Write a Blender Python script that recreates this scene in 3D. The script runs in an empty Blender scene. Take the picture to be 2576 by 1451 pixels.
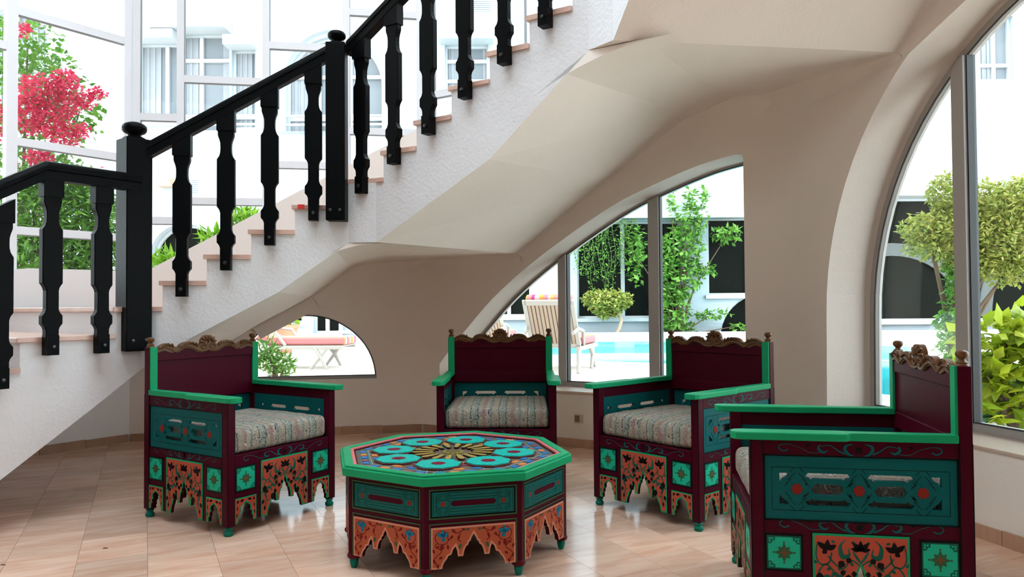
import bpy, bmesh, math, random
from mathutils import Vector, Matrix
from mathutils.geometry import tessellate_polygon
random.seed(7)
R = math.radians
PI = math.pi
scene = bpy.context.scene
C = scene.collection

# ---------------------------------------------------------------- camera
FPX, HC = 1898.0, 1.30
PITCH, ROLL = R(1.262), R(-0.407)
cam_data = bpy.data.cameras.new('camera'); cam = bpy.data.objects.new('camera', cam_data); C.objects.link(cam)
cam_data.sensor_width = 36.0; cam_data.lens = FPX / 2576.0 * 36.0; cam_data.clip_start = 0.05; cam_data.clip_end = 300
cam.matrix_world = Matrix.Translation((0, 0, HC)) @ Matrix.Rotation(R(90) + PITCH, 4, 'X') @ Matrix.Rotation(ROLL, 4, 'Z')
scene.camera = cam

# ---------------------------------------------------------------- sky, sun, exposure
world = bpy.data.worlds.new('sky'); scene.world = world; world.use_nodes = True
bg = world.node_tree.nodes['Background']; bg.inputs[0].default_value = (0.86, 0.94, 1.0, 1); bg.inputs[1].default_value = 3.2
sun_d = bpy.data.lights.new('sun', 'SUN'); sun = bpy.data.objects.new('sun', sun_d); C.objects.link(sun)
sun_d.energy = 1.8; sun_d.angle = R(3); sun_d.color = (1.0, 0.95, 0.87)
sun.rotation_euler = Vector((-0.42, -0.30, 0.86)).to_track_quat('Z', 'Y').to_euler()
vs = scene.view_settings
vs.view_transform = 'Standard'; vs.look = 'None'; vs.exposure = 1.0; vs.gamma = 1.0; vs.use_curve_mapping = False
scene.cycles.use_denoising = True
scene.cycles.max_bounces = 12; scene.cycles.diffuse_bounces = 7; scene.cycles.glossy_bounces = 4
scene.cycles.transmission_bounces = 6; scene.cycles.transparent_max_bounces = 16
scene.cycles.caustics_reflective = False; scene.cycles.caustics_refractive = False
scene.cycles.sample_clamp_indirect = 6.0

# ---------------------------------------------------------------- pixel helpers (2576 x 1451 frame)
def ray(px, py):
    a, b = px - 1288.0, py - 725.5
    c, s = math.cos(-ROLL), math.sin(-ROLL)
    a, b = a * c - b * s, a * s + b * c
    return Vector((a, FPX * math.cos(PITCH) + b * math.sin(PITCH), FPX * math.sin(PITCH) - b * math.cos(PITCH)))
def at_z(px, py, z):
    r = ray(px, py); return Vector((0, 0, HC)) + r * ((z - HC) / r.z)
def at_y(px, py, y):
    r = ray(px, py); return Vector((0, 0, HC)) + r * (y / r.y)

# ---------------------------------------------------------------- materials
MATS = {}
def new_mat(name):
    m = bpy.data.materials.new(name); m.use_nodes = True
    return m, m.node_tree.nodes, m.node_tree.links, m.node_tree.nodes['Principled BSDF']
def mat(name, col, rough=0.5, spec=0.5, metal=0.0, bump=0.0, bscale=60.0, var=0.0, vscale=4.0, coat=0.0):
    if name in MATS: return MATS[name]
    m, N, L, b = new_mat(name)
    b.inputs['Base Color'].default_value = (*col, 1); b.inputs['Roughness'].default_value = rough
    b.inputs['Specular IOR Level'].default_value = spec; b.inputs['Metallic'].default_value = metal
    if coat: b.inputs['Coat Weight'].default_value = coat; b.inputs['Coat Roughness'].default_value = 0.15
    if var or bump:
        tc = N.new('ShaderNodeTexCoord')
    if var:
        n = N.new('ShaderNodeTexNoise'); n.inputs['Scale'].default_value = vscale; n.inputs['Detail'].default_value = 5
        L.new(tc.outputs['Object'], n.inputs['Vector'])
        mx = N.new('ShaderNodeMix'); mx.data_type = 'RGBA'
        mx.inputs[6].default_value = (*[c * (1 - var) for c in col], 1); mx.inputs[7].default_value = (*[min(1, c * (1 + var)) for c in col], 1)
        L.new(n.outputs['Fac'], mx.inputs[0]); L.new(mx.outputs[2], b.inputs['Base Color'])
    if bump:
        n2 = N.new('ShaderNodeTexNoise'); n2.inputs['Scale'].default_value = bscale; n2.inputs['Detail'].default_value = 4
        L.new(tc.outputs['Object'], n2.inputs['Vector'])
        bp = N.new('ShaderNodeBump'); bp.inputs['Strength'].default_value = bump; bp.inputs['Distance'].default_value = 0.01
        L.new(n2.outputs['Fac'], bp.inputs['Height']); L.new(bp.outputs['Normal'], b.inputs['Normal'])
    MATS[name] = m
    return m
def glass_mat():
    if 'glass' in MATS: return MATS['glass']
    m, N, L, b = new_mat('glass'); N.remove(b)
    tr = N.new('ShaderNodeBsdfTransparent'); tr.inputs[0].default_value = (0.95, 0.98, 0.97, 1)
    gl = N.new('ShaderNodeBsdfGlossy'); gl.inputs['Roughness'].default_value = 0.02
    fr = N.new('ShaderNodeFresnel'); fr.inputs[0].default_value = 1.25
    mx = N.new('ShaderNodeMixShader')
    L.new(fr.outputs[0], mx.inputs[0]); L.new(tr.outputs[0], mx.inputs[1]); L.new(gl.outputs[0], mx.inputs[2])
    L.new(mx.outputs[0], N['Material Output'].inputs[0]); MATS['glass'] = m
    return m
def leaf_mat(name, col, col2, trans=0.35):
    if name in MATS: return MATS[name]
    m, N, L, b = new_mat(name)
    b.inputs['Roughness'].default_value = 0.5
    geo = N.new('ShaderNodeNewGeometry')
    rmp = N.new('ShaderNodeValToRGB'); rmp.color_ramp.elements[0].color = (*col, 1); rmp.color_ramp.elements[1].color = (*col2, 1)
    L.new(geo.outputs['Random Per Island'], rmp.inputs[0]); L.new(rmp.outputs[0], b.inputs['Base Color'])
    t = N.new('ShaderNodeBsdfTranslucent'); L.new(rmp.outputs[0], t.inputs[0])
    mx = N.new('ShaderNodeMixShader'); mx.inputs[0].default_value = trans
    L.new(b.outputs[0], mx.inputs[1]); L.new(t.outputs[0], mx.inputs[2]); L.new(mx.outputs[0], N['Material Output'].inputs[0])
    MATS[name] = m
    return m
def plaster_mat(name, col, strength=0.25, patch=False):
    if name in MATS: return MATS[name]
    m, N, L, b = new_mat(name)
    b.inputs['Roughness'].default_value = 0.85; b.inputs['Specular IOR Level'].default_value = 0.25
    tc = N.new('ShaderNodeTexCoord')
    n1 = N.new('ShaderNodeTexNoise'); n1.inputs['Scale'].default_value = 3.0; n1.inputs['Detail'].default_value = 6
    n2 = N.new('ShaderNodeTexNoise'); n2.inputs['Scale'].default_value = 45.0; n2.inputs['Detail'].default_value = 3
    for n in (n1, n2): L.new(tc.outputs['Object'], n.inputs['Vector'])
    mx = N.new('ShaderNodeMix'); mx.data_type = 'RGBA'
    mx.inputs[6].default_value = (*[c * 0.94 for c in col], 1); mx.inputs[7].default_value = (*col, 1)
    L.new(n1.outputs['Fac'], mx.inputs[0]); L.new(mx.outputs[2], b.inputs['Base Color'])
    ad = N.new('ShaderNodeMath'); ad.operation = 'MULTIPLY_ADD'; ad.inputs[1].default_value = 0.35
    L.new(n2.outputs['Fac'], ad.inputs[0]); L.new(n1.outputs['Fac'], ad.inputs[2])
    bp = N.new('ShaderNodeBump'); bp.inputs['Strength'].default_value = strength; bp.inputs['Distance'].default_value = 0.02
    L.new(ad.outputs[0], bp.inputs['Height']); L.new(bp.outputs['Normal'], b.inputs['Normal'])
    MATS[name] = m
    return m
def marble_mat(name, c1, c2, rough=0.18, per_obj=True):
    if name in MATS: return MATS[name]
    m, N, L, b = new_mat(name)
    b.inputs['Roughness'].default_value = rough; b.inputs['Specular IOR Level'].default_value = 0.5
    oi = N.new('ShaderNodeObjectInfo'); tc = N.new('ShaderNodeTexCoord')
    ofs = N.new('ShaderNodeVectorMath'); ofs.operation = 'MULTIPLY_ADD'
    ofs.inputs[1].default_value = (1, 5, 1)
    cmb = N.new('ShaderNodeCombineXYZ')
    mul = N.new('ShaderNodeMath'); mul.operation = 'MULTIPLY'; mul.inputs[1].default_value = 57.0
    L.new(oi.outputs['Random'], mul.inputs[0])
    for i in range(3): L.new(mul.outputs[0], cmb.inputs[i])
    L.new(tc.outputs['Object'], ofs.inputs[0]); L.new(cmb.outputs[0], ofs.inputs[2])
    n = N.new('ShaderNodeTexNoise'); n.inputs['Scale'].default_value = 2.2; n.inputs['Detail'].default_value = 7; n.inputs['Roughness'].default_value = 0.6
    n.inputs['Distortion'].default_value = 0.6
    L.new(ofs.outputs[0], n.inputs['Vector'])
    rmp = N.new('ShaderNodeValToRGB'); e = rmp.color_ramp.elements
    e[0].position = 0.32; e[0].color = (*c1, 1); e[1].position = 0.72; e[1].color = (*c2, 1)
    L.new(n.outputs['Fac'], rmp.inputs[0])
    hs = N.new('ShaderNodeHueSaturation')
    mp = N.new('ShaderNodeMapRange'); mp.inputs[3].default_value = 0.76; mp.inputs[4].default_value = 1.10
    L.new(oi.outputs['Random'], mp.inputs[0]); L.new(mp.outputs[0], hs.inputs['Value'])
    L.new(rmp.outputs[0], hs.inputs['Color']); L.new(hs.outputs[0], b.inputs['Base Color'])
    MATS[name] = m
    return m

# ---------------------------------------------------------------- mesh builder
class MB:
    def __init__(self): self.v = []; self.f = []
    def add(self, verts, faces):
        o = len(self.v); self.v += [tuple(p) for p in verts]; self.f += [tuple(i + o for i in f) for f in faces]; return self
    def box(self, x0, x1, y0, y1, z0, z1, M=None):
        p = [Vector((x, y, z)) for z in (z0, z1) for y in (y0, y1) for x in (x0, x1)]
        if M: p = [M @ q for q in p]
        return self.add(p, [(0, 2, 3, 1), (4, 5, 7, 6), (0, 1, 5, 4), (2, 6, 7, 3), (0, 4, 6, 2), (1, 3, 7, 5)])
    def prism(self, loops, w0, w1, fr, taper=None):
        """loops: [outer, hole...] of 2D points; extruded from w0 to w1 in frame fr=(O,U,V,N)"""
        O, U, V, N = fr
        flat = [p for lp in loops for p in lp]
        tri = tessellate_polygon([[Vector((p[0], p[1], 0)) for p in lp] for lp in loops])
        n = len(flat)
        flat1 = taper(flat) if taper else flat
        vs_ = [O + U * p[0] + V * p[1] + N * w0 for p in flat] + [O + U * p[0] + V * p[1] + N * w1 for p in flat1]
        fs = [tuple(t) for t in tri] + [tuple(i + n for i in reversed(t)) for t in tri]
        k = 0
        for lp in loops:
            m = len(lp)
            for i in range(m):
                a, b2 = k + i, k + (i + 1) % m
                fs.append((a, b2, b2 + n, a + n))
            k += m
        return self.add(vs_, fs)
    def lathe(self, prof, seg=16, M=None):
        vs_ = []; fs = []
        for (r, z) in prof:
            for j in range(seg):
                a = 2 * PI * j / seg; q = Vector((r * math.cos(a), r * math.sin(a), z)); vs_.append(M @ q if M else q)
        for i in range(len(prof) - 1):
            for j in range(seg):
                k = (j + 1) % seg
                fs.append((i * seg + j, i * seg + k, (i + 1) * seg + k, (i + 1) * seg + j))
        fs.append(tuple(reversed(range(seg)))); fs.append(tuple((len(prof) - 1) * seg + j for j in range(seg)))
        return self.add(vs_, fs)
    def tube(self, path, rad, seg=8):
        path = [Vector(p) for p in path]; n = len(path)
        rads = rad if isinstance(rad, (list, tuple)) else [rad] * n
        vs_ = []; fs = []; up = None
        for i, p in enumerate(path):
            d = (path[min(i + 1, n - 1)] - path[max(i - 1, 0)]).normalized()
            if up is None: up = Vector((0, 0, 1)) if abs(d.z) < 0.9 else Vector((1, 0, 0))
            s = d.cross(up).normalized(); up = s.cross(d).normalized()
            for j in range(seg):
                a = 2 * PI * j / seg; vs_.append(p + (s * math.cos(a) + up * math.sin(a)) * rads[i])
        for i in range(n - 1):
            for j in range(seg):
                k = (j + 1) % seg
                fs.append((i * seg + j, i * seg + k, (i + 1) * seg + k, (i + 1) * seg + j))
        fs.append(tuple(reversed(range(seg)))); fs.append(tuple((n - 1) * seg + j for j in range(seg)))
        return self.add(vs_, fs)
    def ell(self, c, r, M=None, u=10, v=6):
        c = Vector(c); vs_ = []; fs = []
        for i in range(v + 1):
            t = PI * i / v
            for j in range(u):
                a = 2 * PI * j / u
                q = Vector((r[0] * math.sin(t) * math.cos(a), r[1] * math.sin(t) * math.sin(a), r[2] * math.cos(t)))
                vs_.append(c + (M @ q if M else q))
        for i in range(v):
            for j in range(u):
                k = (j + 1) % u
                fs.append((i * u + j, (i + 1) * u + j, (i + 1) * u + k, i * u + k))
        return self.add(vs_, fs)
    def ribbon(self, pts, wid, w0, w1, fr):
        """flat painted stroke along 2D points, of varying width"""
        pts = smooth2(pts); n = len(pts)
        L_, R_ = [], []
        for i, p in enumerate(pts):
            a, b2 = pts[max(i - 1, 0)], pts[min(i + 1, n - 1)]
            dx, dy = b2[0] - a[0], b2[1] - a[1]; d = math.hypot(dx, dy) or 1
            t = i / (n - 1); w = wid(t) if callable(wid) else wid
            L_.append((p[0] - dy / d * w, p[1] + dx / d * w)); R_.append((p[0] + dy / d * w, p[1] - dx / d * w))
        O, U, V, N = fr
        vs_ = [O + U * p[0] + V * p[1] + N * w1 for q in zip(L_, R_) for p in q]
        fs = [(2 * i, 2 * i + 1, 2 * i + 3, 2 * i + 2) for i in range(n - 1)]
        return self.add(vs_, fs)
    def mesh(self, name, mat_, smooth=None, weld=False):
        me = bpy.data.meshes.new(name); me.from_pydata(self.v, [], self.f)
        bm = bmesh.new(); bm.from_mesh(me)
        if weld: bmesh.ops.remove_doubles(bm, verts=bm.verts, dist=1e-5)
        bmesh.ops.recalc_face_normals(bm, faces=bm.faces); bm.to_mesh(me); bm.free()
        if smooth is not None:
            for p in me.polygons: p.use_smooth = True
            me.set_sharp_from_angle(angle=R(smooth))
        if mat_: me.materials.append(mat_)
        me.update()
        return me
    def build(self, name, mat_, parent=None, smooth=None, bevel=0, weld=False):
        o = bpy.data.objects.new(name, self.mesh(name, mat_, smooth, weld)); C.objects.link(o)
        if parent: o.parent = parent
        if name in ('edge_line', 'interlace_lines', 'vent_louvre', 'curtain'): o['kind'] = 'stuff'
        if bevel:
            md = o.modifiers.new('bevel', 'BEVEL'); md.width = bevel; md.segments = 2; md.limit_method = 'ANGLE'; md.angle_limit = R(35)
        return o
def smooth2(pts, k=6):
    if len(pts) < 3: return pts
    out = []
    for i in range(len(pts) - 1):
        p0, p1, p2, p3 = pts[max(i - 1, 0)], pts[i], pts[i + 1], pts[min(i + 2, len(pts) - 1)]
        for j in range(k):
            t = j / k
            out.append(tuple(0.5 * (2 * p1[d] + (p2[d] - p0[d]) * t + (2 * p0[d] - 5 * p1[d] + 4 * p2[d] - p3[d]) * t * t + (3 * p1[d] - p0[d] - 3 * p2[d] + p3[d]) * t ** 3) for d in range(len(p1))))
    out.append(tuple(pts[-1]))
    return out
def offset_poly(pts, d):
    """inset a closed CCW polygon by d (mitred, limited)"""
    n = len(pts); out = []
    ar = sum(pts[i][0] * pts[(i + 1) % n][1] - pts[(i + 1) % n][0] * pts[i][1] for i in range(n))
    sg = 1 if ar > 0 else -1
    for i in range(n):
        a, b2, c = pts[i - 1], pts[i], pts[(i + 1) % n]
        e1 = Vector((b2[0] - a[0], b2[1] - a[1])); e2 = Vector((c[0] - b2[0], c[1] - b2[1]))
        n1 = Vector((-e1.y, e1.x)).normalized() * sg; n2 = Vector((-e2.y, e2.x)).normalized() * sg
        m = n1 + n2
        if m.length < 1e-4: m = n1
        m.normalize(); k = d / max(0.5, m.dot(n1))
        out.append((b2[0] + m.x * k, b2[1] + m.y * k))
    return out
def ngon(n, r, a0=0, cx=0, cy=0, sy=1): return [(cx + r * math.cos(a0 + 2 * PI * i / n), cy + r * math.sin(a0 + 2 * PI * i / n) * sy) for i in range(n)]
def star(n, r1, r2, cx=0, cy=0, a0=0): return [(cx + (r1 if i % 2 == 0 else r2) * math.cos(a0 + PI * i / n), cy + (r1 if i % 2 == 0 else r2) * math.sin(a0 + PI * i / n)) for i in range(2 * n)]
def rect(x0, x1, y0, y1): return [(x0, y0), (x1, y0), (x1, y1), (x0, y1)]
def leafshape(x, y, ang, ln, wd):
    base = [(0, 0), (0.25, 0.42), (0.5, 0.5), (0.75, 0.32), (1, 0), (0.75, -0.32), (0.5, -0.5), (0.25, -0.42)]
    c, s = math.cos(ang), math.sin(ang)
    return [(x + c * u * ln - s * v * wd, y + s * u * ln + c * v * wd) for u, v in base]
def clip_poly(poly, x0, x1):
    for side, xc in ((1, x0), (-1, x1)):
        out = []
        for i in range(len(poly)):
            a, b2 = poly[i], poly[(i + 1) % len(poly)]
            ia, ib = side * (a[0] - xc) >= 0, side * (b2[0] - xc) >= 0
            if ia: out.append(a)
            if ia != ib:
                t = (xc - a[0]) / (b2[0] - a[0]); out.append((xc, a[1] + t * (b2[1] - a[1])))
        poly = out
    return poly
def empty(name, loc=(0, 0, 0), rz=0.0, parent=None):
    o = bpy.data.objects.new(name, None); C.objects.link(o); o.location = loc; o.rotation_euler = (0, 0, rz); o.empty_display_size = 0.1
    if parent: o.parent = parent
    return o
def tag(o, label=None, cat=None, group=None, kind=None):
    if label: o['label'] = label
    if cat: o['category'] = cat
    if group: o['group'] = group
    if kind: o['kind'] = kind
    return o
def inst(o, parent, M=None):
    c = o.copy(); C.objects.link(c); c.parent = parent
    if M is not None: c.matrix_local = M @ o.matrix_local
    for ch in list(o.children): inst(ch, c)
    return c
def copy_tree(o, parent=None):
    c = o.copy(); C.objects.link(c); c.parent = parent
    for ch in list(o.children): copy_tree(ch, c)
    return c
# ================================================================ the room shell
WHITE = plaster_mat('plaster_white', (0.88, 0.825, 0.775), 0.16)  # warm light bounced off the floor is tinted into this plaster
SOFFW = WHITE
DAYLITW = plaster_mat('plaster_daylit', (0.86, 0.86, 0.87), 0.2)  # lit copy of the wall plaster: daylight by the glass put into the colour
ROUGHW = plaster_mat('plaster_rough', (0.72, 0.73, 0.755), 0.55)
FRAME = mat('frame_white', (0.84, 0.87, 0.92), 0.4)
FRAME_IN = mat('frame_aluminium', (0.42, 0.41, 0.40), 0.45, 0.4)
GASKET = mat('gasket', (0.02, 0.025, 0.03), 0.5)
GLASS = glass_mat()
MARBLE = marble_mat('marble_tile', (0.68, 0.405, 0.285), (0.86, 0.63, 0.505), 0.15)
SKIRT = marble_mat('marble_skirting', (0.46, 0.27, 0.18), (0.56, 0.36, 0.25), 0.3)
TREADM = marble_mat('marble_tread', (0.60, 0.38, 0.31), (0.70, 0.50, 0.42), 0.3)
SILLM = marble_mat('marble_sill', (0.70, 0.54, 0.44), (0.78, 0.64, 0.54), 0.35)

TH = [R(-55), R(-9.5), R(31.5), R(75.5)]          # direction each outer wall faces away
DO = [7.29, 7.89, 6.20, 3.54]                      # their distances
THI = [R(-57), R(-9.5), R(31.5), R(75.5)]          # the inner faces of the stair
DI = [4.83, 5.40, 3.98, 1.62]
Z3 = Vector((0, 0, 1))
def nrm(t): return Vector((math.sin(t), math.cos(t), 0))
def tan_(t): return Vector((math.cos(t), -math.sin(t), 0))
def frame_out(k, d=0.0): return (nrm(TH[k]) * (DO[k] + d), tan_(TH[k]), Z3, nrm(TH[k]))
def frame_in(k, d=0.0): return (nrm(THI[k]) * (DI[k] + d), tan_(THI[k]), Z3, nrm(THI[k]))
def on_frame(px, py, fr):
    """(s, z) where the pixel's ray meets the vertical plane of a frame"""
    O, U, V, N = fr; r = ray(px, py); c0 = Vector((0, 0, HC))
    t = (O - c0).dot(N) / r.dot(N); p = c0 + r * t
    return ((p - O).dot(U), p.z)
def corner(t1, d1, t2, d2):
    a, b2 = nrm(t1), nrm(t2); det = a.x * b2.y - a.y * b2.x
    return Vector(((d1 * b2.y - d2 * a.y) / det, (a.x * d2 - b2.x * d1) / det, 0))
CO = [corner(TH[i], DO[i], TH[i + 1], DO[i + 1]) for i in range(3)]
CI = [corner(THI[i], DI[i], THI[i + 1], DI[i + 1]) for i in range(3)]
def s_out(k, p): return (p - nrm(TH[k]) * DO[k]).dot(tan_(TH[k]))
def s_in(k, p): return (p - nrm(THI[k]) * DI[k]).dot(tan_(THI[k]))
WT = 0.42
SW = [(s_out(0, CO[0]) - 4.2, s_out(0, CO[0])), (s_out(1, CO[0]), s_out(1, CO[1])), (s_out(2, CO[1]), s_out(2, CO[2])), (s_out(3, CO[2]), 0.8)]
ROOF_Z = 6.6
def struct(o, kind='structure'): o['kind'] = kind; return o

def widen(k, poly, d):
    """outer-face points: walls meet in mitred corners"""
    s0, s1 = SW[k]
    h0 = math.tan((TH[k] - TH[k - 1]) / 2) * d if k > 0 else 0
    h1 = math.tan((TH[k + 1] - TH[k]) / 2) * d if k < 3 else 0
    return [(p[0] - h0 if abs(p[0] - s0) < 1e-4 else p[0] + h1 if abs(p[0] - s1) < 1e-4 else p[0], p[1]) for p in poly]
def wall(k, name, top, holes):
    s0, s1 = SW[k]
    outer = [(s0, -0.02), (s1, -0.02)] + top
    m = MB(); m.prism([outer] + holes, 0, WT, frame_out(k), taper=lambda pts: widen(k, pts, WT))
    return struct(m.build(name, DAYLITW if k == 0 else WHITE))

# parapet heights behind the stair
def par1(s): return 1.66 + max(0.0, (s - SW[1][0] - 0.15)) * 0.56
zP12 = par1(SW[1][1])
# half-moon opening in the back wall
hm_c, hm_w, hm_h, hm_z = -0.80, 0.705, 0.665, 0.555
HM = [(hm_c + hm_w * math.cos(a), hm_z + hm_h * math.sin(a)) for a in [PI * i / 28 for i in range(29)]]
# quarter arch
QA_pts = [(-4.95, 0.485), (-4.80, 0.56), (-4.60, 0.79), (-4.378, 1.022), (-4.019, 1.369), (-3.611, 1.674), (-3.184, 1.939), (-2.725, 2.188), (-2.332, 2.341), (-1.945, 2.463), (-1.64, 2.52)]
QA = smooth2(QA_pts, 4) + [(-1.60, 2.515), (-1.585, 2.48), (-1.585, 0.485)]
QA = list(reversed(QA))
# big arch
BA_c, BA_z, BA_r = -2.63, 1.20, 2.05
BA = [(BA_c + BA_r, 0.485)] + [(BA_c + BA_r * math.cos(a), BA_z + BA_r * math.sin(a)) for a in [PI * i / 40 for i in range(41)]] + [(BA_c - BA_r - 0.012, 0.485)]

s00, s01 = SW[0]
wall(0, 'wall_left', [(s01, 1.66), (s01 - 0.9, 1.655), (s01 - 1.3, 1.60), (s00, 0.9)], [])
wall(1, 'wall_back', [(SW[1][1], zP12), (SW[1][0] + 0.15, 1.66), (SW[1][0], 1.66)], [HM])
wall(2, 'wall_back_right', [(SW[2][1], 4.05), (SW[2][0] + 0.2, zP12 + 0.05), (SW[2][0], zP12)], [QA])
wall(3, 'wall_right', [(SW[3][1], ROOF_Z), (SW[3][0], ROOF_Z)], [BA])

def skirting(k, name, a, b2):
    m = MB(); L_ = b2 - a; n = max(1, round(L_ / 0.41))
    root = empty(name); struct(root)
    for i in range(n):
        q = MB(); q.prism([rect(a + L_ * i / n + 0.0015, a + L_ * (i + 1) / n - 0.0015, 0, 0.078 + 0.003 * ((i * 7) % 3 - 1))], 0.0, -0.014, frame_out(k)); q.build('skirting_tile', SKIRT, root, bevel=0.002)
skirting(0, 'baseboard_left', SW[0][0] + 0.2, SW[0][1] - 0.012)
skirting(1, 'baseboard_back', SW[1][0] + 0.012, SW[1][1] - 0.012)
skirting(2, 'baseboard_back_right', SW[2][0] + 0.012, SW[2][1] - 0.012)
skirting(3, 'baseboard_right', SW[3][0] + 0.012, SW[3][1] - 0.1)

# ---------------------------------------------------------------- floor: base slab + individual marble tiles
fl = MB(); fl.box(-8.5, 6.0, -3.4, 10.2, -0.30, -0.012); floor = struct(fl.build('floor', mat('grout', (0.48, 0.33, 0.25), 0.7)))
tw, tl, ta = 0.327, 0.411, R(25.9)
tu, tv = Vector((-math.sin(ta), math.cos(ta), 0)), Vector((math.cos(ta), math.sin(ta), 0))
tm = MB(); tm.box(-tw / 2 + 0.0007, tw / 2 - 0.0007, -tl / 2 + 0.0007, tl / 2 - 0.0007, -0.012, 0.0)
tile_me = tm.mesh('floor_tile', MARBLE)
def inside_room(p, marg=0.0):
    for k in range(4):
        if p.dot(nrm(TH[k])) > DO[k] + marg: return False
    return True
tiles = []
rnd = random.Random(3)
for ci in range(-26, 27):
    v = 0.013 + (ci + 0.5) * tw
    off = {-2: 0.05, -1: 0.26, 0: 0.0, 1: 0.18}.get(ci % 4 - 2, rnd.uniform(0, tl)) + 4.286 - 0.5 * tl
    for ri in range(-24, 24):
        u = off + ri * tl
        c = tu * u + tv * v
        if not inside_room(c, 0.25) or c.y < -2.9 or c.x < -7.2 or c.x > 4: continue
        if c.y > 0.5:
            q = cam_data.lens / 36 * 2576
            px = 1288 + FPX * c.x / c.y; py = 768 + FPX * HC / c.y
            vis = -90 < px < 2670 and py < 1540
        else: vis = False
        tiles.append((not vis, c.length, c))
tiles.sort(key=lambda t: (t[0], t[1]))
for i, (nv, d, c) in enumerate(tiles):
    if i < 296:
        o = bpy.data.objects.new('floor_tile', tile_me); C.objects.link(o); o.parent = floor
        o.matrix_local = Matrix.Translation(c) @ Matrix.Rotation(ta, 4, 'Z')
rest = MB()
for (nv, d, c) in tiles[296:]:
    rest.box(-tw / 2 + 0.0007, tw / 2 - 0.0007, -tl / 2 + 0.0007, tl / 2 - 0.0007, -0.012, 0.0, Matrix.Translation(c) @ Matrix.Rotation(ta, 4, 'Z'))
o = rest.build('floor_tile_remainder', MARBLE, floor); o['kind'] = 'stuff'

# ---------------------------------------------------------------- lower windows
def window(name, k, outline, depth, mulls, fw=0.035, bottom=0.055, fmat=None, sill=True, mw=0.03):
    root = struct(empty(name)); fmat = fmat or FRAME_IN
    fr = frame_out(k, depth)
    ins = offset_poly(outline, fw)
    zb = min(p[1] for p in outline)
    ins = [(p[0], max(p[1], zb + bottom)) for p in ins]
    m = MB(); m.prism([outline, ins], -0.025, 0.035, fr); m.build('frame', fmat, root)
    g = MB(); g.prism([offset_poly(ins, -0.004), offset_poly(ins, 0.004)], -0.028, -0.020, fr); g.build('gasket', GASKET, root)
    xs = [min(p[0] for p in ins)] + [c for ab in mulls for c in ab] + [max(p[0] for p in ins)]
    for a, b2 in mulls:
        pl = clip_poly(ins, a, b2); q = MB(); q.prism([pl], -0.06, 0.035, fr); q.build('mullion', fmat, root)
        pl = clip_poly(ins, b2, b2 + 0.008); q = MB(); q.prism([pl], -0.035, 0.03, fr); q.build('gasket', GASKET, root)
    for i in range(0, len(xs), 2):
        pl = clip_poly(ins, xs[i], xs[i + 1])
        if len(pl) > 2: q = MB(); q.prism([pl], 0.008, 0.014, fr); q.build('pane', GLASS, root)
    return root
FD2, FD3, FD1 = 0.40, 0.39, 0.10
mu = lambda k, d, a, b2: (on_frame(a, 800, frame_out(k, d))[0], on_frame(b2, 800, frame_out(k, d))[0])
window('window_1', 1, HM, FD1, [], fw=0.014, bottom=0.035)
w2 = window('window_2', 2, QA, FD2, [mu(2, FD2 - 0.06, 1404, 1423), mu(2, FD2 - 0.06, 1632, 1658)], fw=0.02, bottom=0.07)
w3 = window('window_3', 3, BA, FD3, [mu(3, FD3 - 0.06, 2403, 2434), (-1.6, -1.5)], fw=0.05, bottom=0.075)
def sill(k, a, b2, z, d0, d1, th=0.02):
    m = MB(); m.prism([rect(a, b2, z, z + th)], d0, d1, frame_out(k)); return m
sill(2, -4.93, -1.59, 0.487, -0.012, FD2 - 0.03).build('sill', SILLM, w2, bevel=0.004)
sill(3, -4.66, -0.6, 0.487, -0.012, FD3 - 0.03).build('sill', SILLM, w3, bevel=0.004)

# ---------------------------------------------------------------- glazing above the stair
def glazed(name, k, s0, s1, base, mull, trans, mw=0.035, depth=0.10, fm=None):
    """mull: s of mullions; trans: per bay list of (z) ; base(s): bottom edge"""
    root = struct(empty(name)); fr = frame_out(k, depth); fm = fm or FRAME
    ed = [s0] + mull + [s1]
    for s in ed:
        m = MB(); m.prism([rect(s - mw, s + mw, base(s) - 0.1, ROOF_Z)], -0.03, 0.04, fr); m.build('mullion', fm, root)
        m = MB(); m.prism([rect(s + mw - 0.006, s + mw + 0.004, base(s), ROOF_Z)], -0.02, 0.02, fr); m.build('gasket', mat('gasket_grey', (0.3, 0.31, 0.33), 0.6), root)
    for i in range(len(ed) - 1):
        a, b2 = ed[i] + mw, ed[i + 1] - mw
        zs = sorted(trans[i] if i < len(trans) else [])
        for z in zs:
            m = MB(); m.prism([rect(a, b2, z - 0.036, z + 0.036)], -0.025, 0.035, fr); m.build('transom', fm, root)
            m = MB(); m.prism([rect(a, b2, z - 0.042, z - 0.036)], -0.02, 0.02, fr); m.build('gasket', mat('gasket_grey', (0.3, 0.31, 0.33), 0.6), root)
        lv = zs + [ROOF_Z]
        lo = None
        for j, z in enumerate(lv):
            if j == 0: pl = [(a, base(a)), (b2, base(b2)), (b2, z - 0.036), (a, z - 0.036)]
            else: pl = rect(a, b2, lv[j - 1] + 0.036, z - (0.036 if z < ROOF_Z else 0))
            m = MB(); m.prism([pl], 0.004, 0.010, fr); m.build('pane', GLASS, root)
    return root
G = 0.10
sp = lambda k, px, py=400: on_frame(px, py, frame_out(k, G))[0]
zp = lambda k, px, py: on_frame(px, py, frame_out(k, G))[1]
def par0(s): return 1.655 if s > s01 - 0.9 else 1.655 - min(0.055, (s01 - 0.9 - s) * 0.14) if s > s01 - 1.3 else 1.60 - (s01 - 1.3 - s) * 0.24
m0 = sp(0, 26)
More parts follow.
